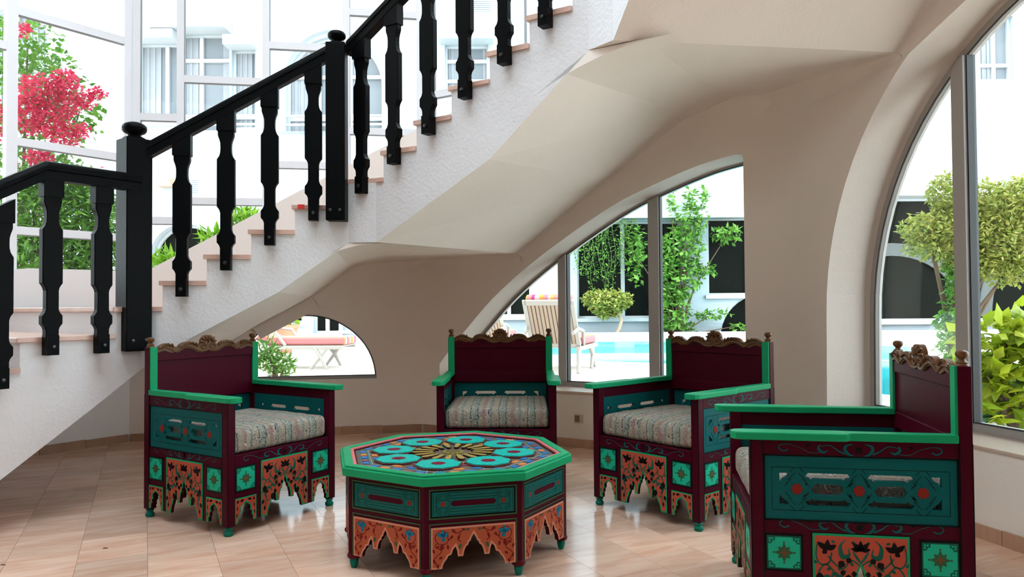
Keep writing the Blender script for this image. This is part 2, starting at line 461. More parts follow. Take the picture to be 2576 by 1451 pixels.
glazed('window_4', 0, s00 + 0.1, s01 + 0.02, par0, [m0 - 1.3, m0], [[3.3, 4.6], [zp(0, 0, 470) , zp(0, 0, 112)], [zp(0, 150, 587), zp(0, 150, 373), zp(0, 150, 58)]], mw=0.045)
m1 = [sp(1, 455), sp(1, 670), sp(1, 872)]
glazed('window_5', 1, SW[1][0] + 0.03, SW[1][1] - 0.01, par1, m1,
       [[zp(1, 380, 295), zp(1, 420, 555)], [zp(1, 562, 203), zp(1, 560, 507)], [zp(1, 765, 119), zp(1, 765, 416)], [zp(1, 975, 36), zp(1, 960, 332)]])
def par2(s): return zP12 + 0.05 + (s - SW[2][0] - 0.2) / (SW[2][1] - SW[2][0] - 0.2) * (4.05 - zP12 - 0.05) if s > SW[2][0] + 0.2 else zP12 + 0.05
glazed('window_6', 2, SW[2][0] + 0.06, SW[2][1] - 0.05, par2, [sp(2, 1316), sp(2, 1580)], [[zp(2, 1118, 235), 5.1], [4.9], [5.3]], mw=0.04)

# ---------------------------------------------------------------- the rest of the hall (behind the camera) and the roof
P0e = nrm(TH[0]) * DO[0] + tan_(TH[0]) * SW[0][0]
P3e = nrm(TH[3]) * DO[3] + tan_(TH[3]) * SW[3][1]
REARW = plaster_mat('plaster_fill_cut', (0.36, 0.26, 0.20), 0.2)  # dark colour made up for the unseen rear walls, to cut fill light
def plainwall(name, A, B, z0, z1, holes, out=WT):
    A = Vector(A); B = Vector(B); U = (B - A).normalized(); N = Vector((U.y, -U.x, 0)) ; L_ = (B - A).length
    fr = (A, U, Z3, N)
    m = MB(); m.prism([rect(0, L_, z0, z1)] + holes, 0, out, fr); struct(m.build(name, REARW))
    return fr, L_
def openings(name, fr, holes, nx=3, nz=2):
    root = struct(empty(name))
    for h in holes:
        x0, x1 = min(p[0] for p in h), max(p[0] for p in h); z0, z1 = min(p[1] for p in h), max(p[1] for p in h)
        m = MB(); m.prism([h, offset_poly(h, 0.05)], 0.16, 0.22, fr); m.build('frame', FRAME, root)
        for i in range(1, nx):
            x = x0 + (x1 - x0) * i / nx; m = MB(); m.prism([rect(x - 0.03, x + 0.03, z0 + 0.05, z1 - 0.05)], 0.16, 0.22, fr); m.build('mullion', FRAME, root)
        m = MB(); m.prism([offset_poly(h, 0.05)], 0.18, 0.186, fr); m.build('pane', GLASS, root)
LB, RB = Vector((P0e.x, -3.0, 0)), Vector((P3e.x, -3.0, 0))
fr, L_ = plainwall('wall_left_rear', P0e, LB, -0.02, ROOF_Z, [])
W = (RB - LB).length
hs = [rect(0.4, W / 2 - 0.25, 5.1, 6.1), rect(W / 2 + 0.25, W - 0.4, 5.1, 6.1)]
fr, L_ = plainwall('wall_rear', LB, RB, -0.02, ROOF_Z, hs); openings('window_7', fr, hs)
L3 = (P3e - RB).length
hs = [rect(0.3, L3 - 0.3, 4.5, 6.2)]
fr, L_ = plainwall('wall_right_rear', RB, P3e, -0.02, ROOF_Z, hs); openings('window_8', fr, hs)
# roof with a frosted octagonal laylight over the stairwell
cx, cy = -1.35, 3.2
oct_ = ngon(8, 2.5, R(22.5 - 9.5), cx, cy)
m = MB(); m.prism([[(-8.2, -3.6), (5.2, -3.6), (5.2, 7.0), (1.0, 9.2), (-8.2, 9.2)], oct_], 0, 0.3, (Vector((0, 0, ROOF_Z)), Vector((1, 0, 0)), Vector((0, 1, 0)), Z3)); struct(m.build('ceiling', WHITE))
lm, N_, Lk, b_ = new_mat('frosted_panel'); N_.remove(b_)
t_ = N_.new('ShaderNodeBsdfTranslucent'); t_.inputs[0].default_value = (0.92, 0.95, 0.97, 1); Lk.new(t_.outputs[0], N_['Material Output'].inputs[0])
m = MB(); m.prism([offset_poly(oct_, 0.05)], 0.10, 0.11, (Vector((0, 0, ROOF_Z)), Vector((1, 0, 0)), Vector((0, 1, 0)), Z3))
lay = struct(empty('window_9')); m.build('frosted_pane', lm, lay)
m = MB(); m.prism([oct_, offset_poly(oct_, 0.06)], 0.06, 0.16, (Vector((0, 0, ROOF_Z)), Vector((1, 0, 0)), Vector((0, 1, 0)), Z3)); m.build('frame', FRAME, lay)
# ================================================================ staircase
stair = tag(empty('staircase', (0, 0, 0)), 'white plastered staircase with pink marble treads winding up along the windows', 'staircase')
CH = 0.11                                              # the inner corners are eased
def riser(k, px, py): return on_frame(px, py, frame_in(k))[0]
c01 = (s_in(0, CI[0]), s_in(1, CI[0])); c12 = (s_in(1, CI[1]), s_in(2, CI[1])); c23 = (s_in(2, CI[2]), s_in(3, CI[2]))
# risers: (flight, s, height of the tread that starts there)
ZT = [0.08, 0.255, 0.43, 0.605, 0.78, 0.955, 1.13, 1.307, 1.481, 1.659, 1.832, 2.007, 2.192, 2.375, 2.546, 2.733, 2.905, 3.074, 3.25, 3.425, 3.60, 3.775, 3.95, 4.125]
s48 = riser(0, 50, 880)
f0 = [(s48 - 0.29 * (6 - i), ZT[i]) for i in range(6)] + [(s48, ZT[6]), (riser(0, 290, 800), ZT[7])]
f1 = [(riser(1, 409, 740), ZT[8]), (riser(1, 520, 670), ZT[9]), (riser(1, 632, 608), ZT[10]), (riser(1, 742, 545), ZT[11]), (riser(1, 872, 480), ZT[12])]
f2 = [(riser(2, 965, 410), ZT[13]), (riser(2, 1048, 330), ZT[14]), (riser(2, 1136, 250), ZT[15]), (riser(2, 1232, 160), ZT[16]), (riser(2, 1332, 70), ZT[17]), (riser(2, 1440, 0), ZT[18])]
f3 = [(c23[1] + CH + 0.12 + 0.30 * i, ZT[19 + i]) for i in range(5)]
# undersides (s, z)
zb = lambda k, px, py: on_frame(px, py, frame_in(k))
b0 = [(f0[0][0] - 0.2, 0.0), zb(0, 0, 1208), zb(0, 242, 1020), (c01[0], 0.90)]
K01 = 0.90
K12 = 1.745; K23 = 2.79
b1 = [(c01[1], K01), zb(1, 480, 850), zb(1, 700, 735), (c12[0] - CH, K12)]
b2_ = [(c12[1] + CH, K12), zb(2, 1230, 401), (c23[0] - CH, K23)]
b3 = [(c23[1] + CH, K23), (c23[1] + CH + 2.0, 4.05)]
# the same edges where the underside meets the outer walls
o1 = b1[:-1] + [(c12[0] - CH, K12)]
o2 = [(-3.69, 1.79), (-2.75, 2.405), (-1.85, 2.99)]
o3 = [(-3.92, 2.86), (c23[1] + CH + 2.0, 4.09)]
# straighten the pixel-traced undersides at the floor
x0, z0 = b0[1]; x1, z1 = b0[2]; sl = (z1 - z0) / (x1 - x0); b0[0] = (x0 - z0 / sl, 0.0)
def warm_underside(o):  # undersides get the plaster tinted for floor bounce, other faces stay cool
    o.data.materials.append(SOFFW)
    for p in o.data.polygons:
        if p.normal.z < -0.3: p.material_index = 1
def flight(k, risers, start, end, under, zs, outer=None):
    """zs: tread height at the start"""
    top = [(start, zs)]; z = zs
    for s, zz in risers:
        if s <= start + 1e-4: z = zz; top[0] = (start, zz); continue
        top += [(s, z - 0.03), (s, zz - 0.03)]; z = zz
    top[0] = (start, top[0][1] - 0.03); top.append((end, z - 0.03))
    und = [p for p in under if start - 1e-3 <= p[0] <= end + 1e-3]
    w = (DO[k] - DI[k]) if k != 0 else 2.35
    poly = und + list(reversed(top))
    m = MB(); m.prism([poly], 0, w, frame_in(k), taper=(lambda pts: outer + pts[len(und):]) if outer else None); warm_underside(m.build('stair_flight', ROUGHW, stair))
    zcur = zs; ss = [(start, zs)] + [r for r in risers if r[0] > start + 1e-4] + [(end, None)]
    for i in range(len(ss) - 1):
        a, z = ss[i]; e = ss[i + 1][0]
        if z is None: continue
        over = 0.022 if i > 0 or risers[0][0] <= start + 1e-4 else 0.0
        t = MB(); t.prism([rect(a - over, e, z - 0.032, z)], -0.014, w, frame_in(k)); t.build('tread', TREADM, stair, bevel=0.005)
flight(0, f0, b0[0][0], c01[0], b0, 0.0)
flight(1, f1, c01[1], c12[0] - CH, b1, ZT[7])
flight(2, f2, c12[1] + CH, c23[0] - CH, b2_, ZT[12], o2)
flight(3, f3, c23[1] + CH, c23[1] + CH + 2.0, b3, ZT[18], o3)
def kite(i, zlo, zhi, ch, sA=None, sB=None, zo=None):
    """level landing at a corner; zo: underside heights at the wall points (end of one flight, corner, start of the next)"""
    k = i
    A = nrm(THI[k]) * DI[k] + tan_(THI[k]) * (s_in(k, CI[i]) - ch); B = nrm(THI[k + 1]) * DI[k + 1] + tan_(THI[k + 1]) * (s_in(k + 1, CI[i]) + ch)
    fA = A + nrm(THI[k]) * ((DO[k] - DI[k]) if k else 2.2); fB = B + nrm(THI[k + 1]) * (DO[k + 1] - DI[k + 1])
    top_ = ([A, B] if ch > 0 else [A]) + [fB, CO[i], fA]
    if sA is not None: fA = nrm(TH[k]) * DO[k] + tan_(TH[k]) * sA
    if sB is not None: fB = nrm(TH[k + 1]) * DO[k + 1] + tan_(TH[k + 1]) * sB
    pl = ([A, B] if ch > 0 else [A]) + [fB, CO[i], fA]
    zs_ = ([zlo, zlo] if ch > 0 else [zlo]) + (list(reversed(zo)) if zo else [zlo] * 3)
    n = len(pl); m = MB()
    m.add([Vector((p.x, p.y, z)) for p, z in zip(pl, zs_)] + [Vector((p.x, p.y, zhi - .032)) for p in top_],
          [(0, j, j + 1) for j in range(1, n - 1)] + [(n, n + j + 1, n + j) for j in range(1, n - 1)] + [(j, (j + 1) % n, n + (j + 1) % n, n + j) for j in range(n)])
    warm_underside(m.build('stair_landing', ROUGHW, stair))
    fr = (Vector((0, 0, 0)), Vector((1, 0, 0)), Vector((0, 1, 0)), Z3)
    t = MB(); t.prism([[(p.x, p.y) for p in top_]], zhi - 0.032, zhi, fr); t.build('tread', TREADM, stair)
kite(0, K01, ZT[7], 0.0)
kite(1, K12, ZT[12], CH, None, o2[0][0], (K12, 1.77, 1.79))
kite(2, K23, ZT[18], CH, o2[-1][0], o3[0][0], (2.99, 2.95, 2.86))
# soft coves where the undersides run into the walls
def cove(A, B, d1, d2, r, name='cove', n=7, mt=None, rB=None):
    A, B, d1, d2 = Vector(A), Vector(B), Vector(d1).normalized(), Vector(d2).normalized()
    m = MB(); P = []
    for E, q in ((A, r), (B, r if rB is None else rB)):
        for i in range(n + 1):
            t = i / n; P.append(E + d1 * q * (1 - t) ** 2 + d2 * q * t ** 2)
    m.add(P, [(i, i + 1, n + 2 + i, n + 1 + i) for i in range(n)])
    m.add(P[:n + 1] + [A], [tuple(range(n + 2))]); m.add(P[n + 1:] + [B], [tuple(range(n + 2))])
    o = m.build(name, mt or SOFFW, stair, smooth=60); return o
def wp(k, s, z): return nrm(TH[k]) * (DO[k] - .002) + tan_(TH[k]) * s + Z3 * (z - .002)
def slope_cove(k, a, b2, r=.13, rB=None):
    A, B = wp(k, *a), wp(k, *b2); e = (B - A).normalized(); dn = (-Z3 + e * e.z).normalized(); cove(A, B, dn, -nrm(TH[k]), r, rB=rB)
for i in range(1, len(b1) - 1): slope_cove(1, b1[i], b1[i + 1])
for i in range(len(o2) - 1): slope_cove(2, o2[i], o2[i + 1])
slope_cove(3, o3[0], (-3.2, 3.30), .045, .20)
slope_cove(1, (c12[0] - CH, K12), (SW[1][1], 1.77)); slope_cove(2, (SW[2][0], 1.77), o2[0])
slope_cove(2, o2[-1], (SW[2][1], 2.95), .2); slope_cove(3, (SW[3][0], 2.95), o3[0], .2, .045)
for i, z in ((1, 1.77), (2, 2.95)):
    cove(CO[i] + Z3 * .08, CO[i] + Z3 * z, -tan_(TH[i]), tan_(TH[i + 1]), .22, mt=WHITE)
for (k, a, b2, sl_, r, n_) in ((2, (b2_[-1][0], K23), o2[-1], .58, .5, 10), (1, (b1[-1][0], K12), (b1[-1][0], K12), .55, .25, 8)):
    A = nrm(TH[k]) * DI[k] + tan_(TH[k]) * a[0] + Z3 * (a[1] - .002); B = nrm(TH[k]) * DO[k] + tan_(TH[k]) * b2[0] + Z3 * (b2[1] - .002)
    cove(A, B, -tan_(TH[k]) - Z3 * sl_, tan_(TH[k]), r, n=n_)
# gallery that the stair climbs to
gx = nrm(THI[3]) * DI[3] + tan_(THI[3]) * (c23[1] + CH + 2.0)
m = MB(); m.prism([[(gx.x, gx.y), (gx.x + (DO[3] - DI[3]) * nrm(THI[3]).x, gx.y + (DO[3] - DI[3]) * nrm(THI[3]).y), (P3e.x, P3e.y), (P3e.x, -3.0), (P3e.x - 3.2, -3.0)]], 3.85, 4.125, (Vector((0, 0, 0)), Vector((1, 0, 0)), Vector((0, 1, 0)), Z3)); m.build('gallery_slab', WHITE, stair)
# scrap of red tape on the end of one tread
q0 = on_frame(749, 516, frame_in(1, -0.014)); q1 = on_frame(766, 524, frame_in(1, -0.014))
m = MB(); m.prism([rect(q0[0], q1[0], q1[1] - 0.004, ZT[11] + 0.001)], -0.001, 0.05, frame_in(1, -0.016)); tp = m.build('red_tape', mat('red_tape', (0.72, 0.03, 0.03), 0.5), stair); tp['label'] = 'scrap of red tape'

# ================================================================ railing
WOOD = mat('ebony_wood', (0.0025, 0.003, 0.0034), 0.42, 0.05, bump=0.08, bscale=25)
WOOD2 = WOOD
BOLT = mat('bolt', (0.05, 0.05, 0.05), 0.3, metal=0.6)
rail = tag(empty('stair_railing', (0, 0, 0)), 'black wooden stair railing with shaped balusters and ball-topped newel posts', 'railing')
prof = [(.10, .037), (.15, .037), (.166, .042), (.176, .049), (.187, .058), (.235, .058), (.246, .049), (.256, .042), (.275, .036), (.385, .036), (.402, .040), (.415, .047), (.43, .058),
        (.75, .058), (.762, .050), (.775, .042), (.80, .036), (.83, .035), (.86, .036), (.885, .042), (.90, .048), (.915, .052), (.955, .052)]
bal = MB(); poly = [(h, z) for z, h in prof] + [(-h, z) for z, h in reversed(prof)]
FRB = (Vector((0, 0, 0)), Vector((1, 0, 0)), Z3, Vector((0, -1, 0)))
bal.prism([poly], -0.024, 0.024, FRB)
bal_me = bal.mesh('baluster', WOOD)
blk = MB(); blk.box(-0.033, 0.033, -0.036, 0.034, 0, 0.118); blk_me = blk.mesh('foot_block', WOOD)
def topblock(sl):
    m = MB(); m.prism([[(-0.058, 0.945), (0.058, 0.945), (0.058, 1.05 + 0.058 * sl), (-0.058, 1.05 - 0.058 * sl)]], -0.034, 0.034, FRB); return m.mesh('top_block', WOOD)
TB = {0: topblock(0), 1: topblock(0.6)}
bolt = MB(); bolt.lathe([(0.0001, 0.012), (0.010, 0.010), (0.013, 0.004), (0.013, 0.0)], 10, Matrix.Rotation(R(90), 4, 'X')); bolt_me = bolt.mesh('bolt', BOLT, 40)
RO = 0.050                                              # the railing stands proud of the stair face
def child(name, me, parent, M=Matrix.Identity(4)):
    o = bpy.data.objects.new(name, me); C.objects.link(o); o.parent = parent; o.matrix_local = M
    if name.startswith(('painted_', 'scored_', 'edge_line')): o['kind'] = 'stuff'
    return o
def baluster(k, px, py, sl, bevel=True):
    s, z = on_frame(px, py, frame_in(k, -RO)); O, U, V, N = frame_in(k, -RO)
    p = O + U * s; M = Matrix.Translation((p.x, p.y, z)) @ Matrix.Rotation(-THI[k], 4, 'Z')
    b = child('baluster', bal_me, rail, M)
    md = b.modifiers.new('bevel', 'BEVEL'); md.width = 0.004; md.segments = 1; md.angle_limit = R(50)
    child('foot_block', blk_me, b); child('top_block', TB[1 if sl else 0], b)
    child('bolt', bolt_me, b, Matrix.Translation((0.0, -0.036, 0.05)))
    return s, z
P1B = [baluster(1, px, py, 1) for px, py in [(458, 746), (569, 680), (679, 617), (789, 555)]]
P2B = [baluster(2, px, py, 1) for px, py in [(910, 487), (991, 413), (1078, 338), (1170, 248), (1269, 162), (1372, 68)]]
P0B = [baluster(0, px, py, 0) for px, py in [(127, 893), (255, 888)]] + [baluster(0, 0, 978, 1)]
for i_ in (1, 2, 3):                                    # on down the lowest flight
    O, U, V, N = frame_in(0, -RO); p_ = O + U * (P0B[2][0] - .29 * i_)
    b = child('baluster', bal_me, rail, Matrix.Translation((p_.x, p_.y, P0B[2][1] - .175 * i_)) @ Matrix.Rotation(-THI[0], 4, 'Z'))
    child('foot_block', blk_me, b); child('top_block', TB[1], b); child('bolt', bolt_me, b, Matrix.Translation((0.0, -0.036, 0.05)))
# handrails
hr = [(-0.037, 0.0), (0.037, 0.0), (0.037, 0.052), (0.044, 0.058), (0.044, 0.085), (0.034, 0.103), (0.015, 0.112), (-0.015, 0.112), (-0.034, 0.103), (-0.044, 0.085), (-0.044, 0.058), (-0.037, 0.052)]
def handrail(A, B):
    A = Vector(A); B = Vector(B); d = (B - A); U = Vector((d.y, -d.x, 0)).normalized()
    m = MB(); vs_ = [P + U * q[0] + Z3 * q[1] for P in (A, B) for q in hr]; n = len(hr)
    m.add(vs_, [(i, (i + 1) % n, n + (i + 1) % n, n + i) for i in range(n)] + [tuple(range(n)), tuple(range(2 * n - 1, n - 1, -1))])
    return m.build('handrail', WOOD, rail, smooth=40)
def rp(k, s, z): O, U, V, N = frame_in(k, -RO); p = O + U * s; return Vector((p.x, p.y, z))
def lin(B):
    n = len(B); sx = sum(b[0] for b in B) / n; sz = sum(b[1] for b in B) / n
    k = sum((b[0] - sx) * (b[1] - sz) for b in B) / sum((b[0] - sx) ** 2 for b in B)
    return lambda s: sz + k * (s - sx) + 1.05
l1, l2 = lin(P1B), lin(P2B)
n1s, n1z = on_frame(336, 882, frame_in(1, -RO)); n2s, n2z = on_frame(848, 556, frame_in(1, -RO))
handrail(rp(1, n1s + 0.02, l1(n1s + 0.02)), rp(1, n2s, l1(n2s)))
n2p = rp(1, n2s, 0); n2on2 = (n2p - nrm(THI[2]) * (DI[2] - RO)).dot(tan_(THI[2]))
handrail(rp(2, n2on2 + 0.02, l2(n2on2 + 0.02)), rp(2, c23[0] + 0.05, l2(c23[0] + 0.05)))
zl = sum(b[1] for b in P0B[:2]) / 2 + 1.05
sb = on_frame(112, 470, frame_in(0, -RO))[0]
n1p = rp(1, n1s, 0); n1on0 = (n1p - nrm(THI[0]) * (DI[0] - RO)).dot(tan_(THI[0]))
handrail(rp(0, n1on0, zl), rp(0, sb, zl))
handrail(rp(0, sb, zl), rp(0, sb - 1.5, zl - 1.5 * 0.6))
def newel(p, w, z0, z1, rz, ball):
    o = empty('newel_post', (p.x, p.y, z0), rz, rail)
    m = MB(); m.box(-w / 2, w / 2, -w / 2, w / 2, 0, z1 - z0); me = m.mesh('post', WOOD)
    b = child('post', me, o); md = b.modifiers.new('bevel', 'BEVEL'); md.width = 0.006; md.segments = 2
    pr = [(0.0, 0), (.70, 0), (.72, .06), (.62, .14), (.42, .20), (.36, .28), (.42, .36), (.62, .44), (.74, .58), (.76, .70), (.72, .715), (.76, .73), (.74, .88), (.62, 1.02), (.38, 1.13), (.001, 1.17)]
    c = MB(); c.lathe([(max(r, 1e-4) * ball, z * ball) for r, z in pr], 24); c2 = c.build('ball_cap', WOOD, o, smooth=35); c2.location = (0, 0, z1 - z0)
    for dx in (-w * 0.25, w * 0.25): child('bolt', bolt_me, o, Matrix.Translation((dx, -w / 2, 0.07)))
    return o
z1t = on_frame(336, 352, frame_in(1, -RO))[1]; z2t = on_frame(848, 112, frame_in(1, -RO))[1]
newel(n1p, 0.168, n1z, z1t, R(50), 0.102)
newel(n2p, 0.132, n2z, z2t, R(2), 0.082)
# ================================================================ painted armchairs
def paint(name, col, rough=0.38): return mat(name, col, rough, 0.09, bump=0.06, bscale=40, var=0.10, vscale=9)
MAROON = paint('paint_maroon', (0.052, 0.0012, 0.010))
GREEN = paint('paint_green', (0.009, 0.30, 0.125), 0.35)
TEAL = paint('paint_teal', (0.003, 0.095, 0.100))
AQUA = paint('paint_aqua', (0.012, 0.42, 0.265))
SALMON = paint('paint_salmon', (0.43, 0.075, 0.045))
BLACK = paint('paint_black', (0.006, 0.006, 0.007))
OLIVE = paint('paint_olive', (0.035, 0.10, 0.045))
DGREEN = paint('paint_dark_green', (0.008, 0.10, 0.065))
RED = paint('paint_red', (0.20, 0.020, 0.014))
GOLD = mat('gilded_wood', (0.115, 0.048, 0.015), 0.35, 0.3, bump=0.2, bscale=30, var=0.35, vscale=25)
def fabric_mat():
    m, N, L, b = new_mat('woven_fabric'); b.inputs['Roughness'].default_value = 0.9; b.inputs['Specular IOR Level'].default_value = 0.1
    tc = N.new('ShaderNodeTexCoord'); sx = N.new('ShaderNodeSeparateXYZ'); L.new(tc.outputs['Object'], sx.inputs[0])
    n1 = N.new('ShaderNodeTexNoise'); n1.inputs['Scale'].default_value = 26; n1.inputs['Detail'].default_value = 2; L.new(tc.outputs['Object'], n1.inputs['Vector'])
    st = N.new('ShaderNodeMath'); st.operation = 'MULTIPLY_ADD'; st.inputs[1].default_value = 0.035
    L.new(n1.outputs['Fac'], st.inputs[0]); L.new(sx.outputs['X'], st.inputs[2])
    fr = N.new('ShaderNodeMath'); fr.operation = 'MULTIPLY'; fr.inputs[1].default_value = 5.1; L.new(st.outputs[0], fr.inputs[0])
    fc = N.new('ShaderNodeMath'); fc.operation = 'FRACT'; L.new(fr.outputs[0], fc.inputs[0])
    rmp = N.new('ShaderNodeValToRGB'); rmp.color_ramp.interpolation = 'CONSTANT'; el = rmp.color_ramp.elements
    cols = [(0.0, (.33, .285, .215)), (.16, (.06, .08, .09)), (.20, (.36, .33, .27)), (.25, (.20, .26, .22)), (.40, (.05, .06, .08)), (.44, (.31, .265, .20)), (.60, (.26, .17, .15)), (.72, (.34, .305, .24)), (.84, (.16, .20, .20)), (.93, (.33, .295, .23))]
    el[0].position = 0; el[0].color = (*cols[0][1], 1); el[1].position = cols[1][0]; el[1].color = (*cols[1][1], 1)
    for p, c in cols[2:]: e = el.new(p); e.color = (*c, 1)
    L.new(fc.outputs[0], rmp.inputs[0])
    # curling outlines
    w = N.new('ShaderNodeTexNoise'); w.inputs['Scale'].default_value = 12; w.inputs['Detail'].default_value = 1.5; w.inputs['Distortion'].default_value = 2.5; L.new(tc.outputs['Object'], w.inputs['Vector'])
    k = N.new('ShaderNodeMath'); k.operation = 'MULTIPLY'; k.inputs[1].default_value = 9; L.new(w.outputs['Fac'], k.inputs[0])
    kf = N.new('ShaderNodeMath'); kf.operation = 'FRACT'; L.new(k.outputs[0], kf.inputs[0])
    lt = N.new('ShaderNodeMath'); lt.operation = 'LESS_THAN'; lt.inputs[1].default_value = 0.20; L.new(kf.outputs[0], lt.inputs[0])
    mx = N.new('ShaderNodeMix'); mx.data_type = 'RGBA'; mx.inputs[7].default_value = (.43, .40, .34, 1)
    L.new(lt.outputs[0], mx.inputs[0]); L.new(rmp.outputs[0], mx.inputs[6])
    gt = N.new('ShaderNodeMath'); gt.operation = 'GREATER_THAN'; gt.inputs[1].default_value = 0.84; L.new(kf.outputs[0], gt.inputs[0])
    mx2 = N.new('ShaderNodeMix'); mx2.data_type = 'RGBA'; mx2.inputs[7].default_value = (.035, .05, .07, 1)
    L.new(gt.outputs[0], mx2.inputs[0]); L.new(mx.outputs[2], mx2.inputs[6])
    v = N.new('ShaderNodeTexVoronoi'); v.inputs['Scale'].default_value = 9; L.new(tc.outputs['Object'], v.inputs['Vector'])
    l2_ = N.new('ShaderNodeMath'); l2_.operation = 'LESS_THAN'; l2_.inputs[1].default_value = 0.22; L.new(v.outputs['Distance'], l2_.inputs[0])
    hf = N.new('ShaderNodeMath'); hf.operation = 'MULTIPLY'; hf.inputs[1].default_value = 0.55; L.new(l2_.outputs[0], hf.inputs[0])
    vr = N.new('ShaderNodeValToRGB'); vr.color_ramp.elements[0].color = (.30, .10, .13, 1); vr.color_ramp.elements[1].color = (.10, .20, .19, 1)
    sp_ = N.new('ShaderNodeSeparateColor'); L.new(v.outputs['Color'], sp_.inputs[0]); L.new(sp_.outputs[0], vr.inputs[0])
    mx3 = N.new('ShaderNodeMix'); mx3.data_type = 'RGBA'; L.new(hf.outputs[0], mx3.inputs[0]); L.new(mx2.outputs[2], mx3.inputs[6]); L.new(vr.outputs[0], mx3.inputs[7])
    L.new(mx3.outputs[2], b.inputs['Base Color'])
    bp = N.new('ShaderNodeBump'); bp.inputs['Strength'].default_value = 0.35; bp.inputs['Distance'].default_value = 0.004; L.new(w.outputs['Fac'], bp.inputs['Height']); L.new(bp.outputs['Normal'], b.inputs['Normal'])
    return m
FABRIC = fabric_mat()

CW = 0.818; HW = CW / 2
PW = 0.050                                              # post
ZB, ZA, ZP = 0.051, 0.758, 1.053
FRONT = (Vector((0, -HW, 0)), Vector((1, 0, 0)), Z3, Vector((0, -1, 0)))
ROTS = {'front': 0.0, 'right': R(90), 'left': R(-90), 'back': R(180)}
# stepped pointed-arch profiles, right half, normalised (x: 0 centre..1 edge, y: 0 bottom..1 top)
BIG = [(0, .80), (.055, .70), (.075, .63), (.115, .61), (.13, .54), (.185, .50), (.23, .39), (.25, .27), (.375, .27), (.39, .40), (.43, .52), (.49, .45), (.525, .33), (.60, .30), (.63, .235), (.685, .17), (.72, .10), (.745, 0)]
SMALL = [(0, .80), (.10, .74), (.28, .70), (.44, .62), (.46, .52), (.40, .46), (.52, .42), (.60, .32), (.55, .26), (.66, .22), (.72, .12), (.68, .06), (.76, 0)]
def arch_outline(prof, x0, x1, z0, z1, ys=1.0):
    cx_, hw_, h = (x0 + x1) / 2, (x1 - x0) / 2, z1 - z0
    r_ = [(cx_ + u * hw_, z0 + v * ys * h) for u, v in prof]; l_ = [(cx_ - u * hw_, z0 + v * ys * h) for u, v in reversed(prof[1:])]
    return r_, l_                                        # r_: apex -> bottom right ; l_: bottom left -> apex
def arch_poly(prof, x0, x1, z0, z1, ys=1.0):
    r_, l_ = arch_outline(prof, x0, x1, z0, z1, ys)
    return [(x0, z0)] + l_ + r_ + [(x1, z0), (x1, z1), (x0, z1)]
tX = (-HW + PW, -HW + PW + 0.147); cX = (tX[1] + 0.034, -(tX[1] + 0.034))
tX2 = (-tX[1], -tX[0])
zL, zS, zT0, zT1, zS1, zC1 = 0.062, 0.205, 0.237, 0.385, 0.440, 0.393

def lattice_parts(fr, mirror=False):
    """teal openwork panel: plate with holes, dark scored lines, red stars"""
    x0, x1, z0, z1 = -HW + PW - 0.002, HW - PW + 0.002, 0.440, 0.692
    zc = 0.562; sx_ = 0.232
    holes = []
    for sgn in (-1, 1):
        cxh = sgn * sx_ / 2
        for v in (1, -1):
            holes.append([(cxh - 0.085, zc + v * 0.049), (cxh - 0.074, zc + v * 0.064), (cxh + 0.074, zc + v * 0.064), (cxh + 0.086, zc + v * 0.049), (cxh + 0.070, zc + v * 0.045), (cxh + 0.062, zc + v * 0.034), (cxh + 0.054, zc + v * 0.042), (cxh - 0.054, zc + v * 0.042), (cxh - 0.062, zc + v * 0.034), (cxh - 0.070, zc + v * 0.045)])
            for e in (-1, 1):
                holes.append([(cxh + e * 0.094, zc + v * 0.030), (cxh + e * 0.078, zc + v * 0.026), (cxh + e * 0.082, zc + v * 0.012)])
        holes.append([(cxh - 0.062, zc), (cxh - 0.046, zc + 0.022), (cxh + 0.046, zc + 0.022), (cxh + 0.062, zc), (cxh + 0.046, zc - 0.022), (cxh - 0.046, zc - 0.022)])
        for v in (1, -1):
            e = sgn * (sx_ + 0.066)
            holes.append([(e, zc + v * 0.062), (e - sgn * 0.036, zc + v * 0.062), (e - sgn * 0.030, zc + v * 0.050), (e - sgn * 0.013, zc + v * 0.040), (e, zc + v * 0.022)])
    m = MB(); m.prism([rect(x0, x1, z0, z1)] + holes, -0.026, -0.008, fr)
    ln = MB(); lw = 0.0011
    def seg(a, b2): ln.ribbon([a, b2], lw, 0, -0.0074, fr)
    X, Zr = sx_ + 0.095, 0.085
    for v in (1, -1): seg((-X, zc + v * Zr), (X, zc + v * Zr)); seg((v * X, zc - Zr), (v * X, zc + Zr))
    for c in (-sx_, 0, sx_):
        for e in (-1, 1):
            for v in (1, -1):
                seg((c + e * 0.010, zc + v * Zr), (c + e * 0.026, zc + v * 0.066)); seg((c + e * 0.006, zc + v * 0.064), (c + e * 0.034, zc + v * 0.034))
                seg((c + e * 0.030, zc + v * 0.030), (c + e * 0.046, zc + v * 0.010)); seg((c + e * 0.020, zc + v * 0.040), (c + e * 0.040, zc + v * 0.020))
    return m, ln, [(c, zc) for c in (-sx_, 0, sx_)]
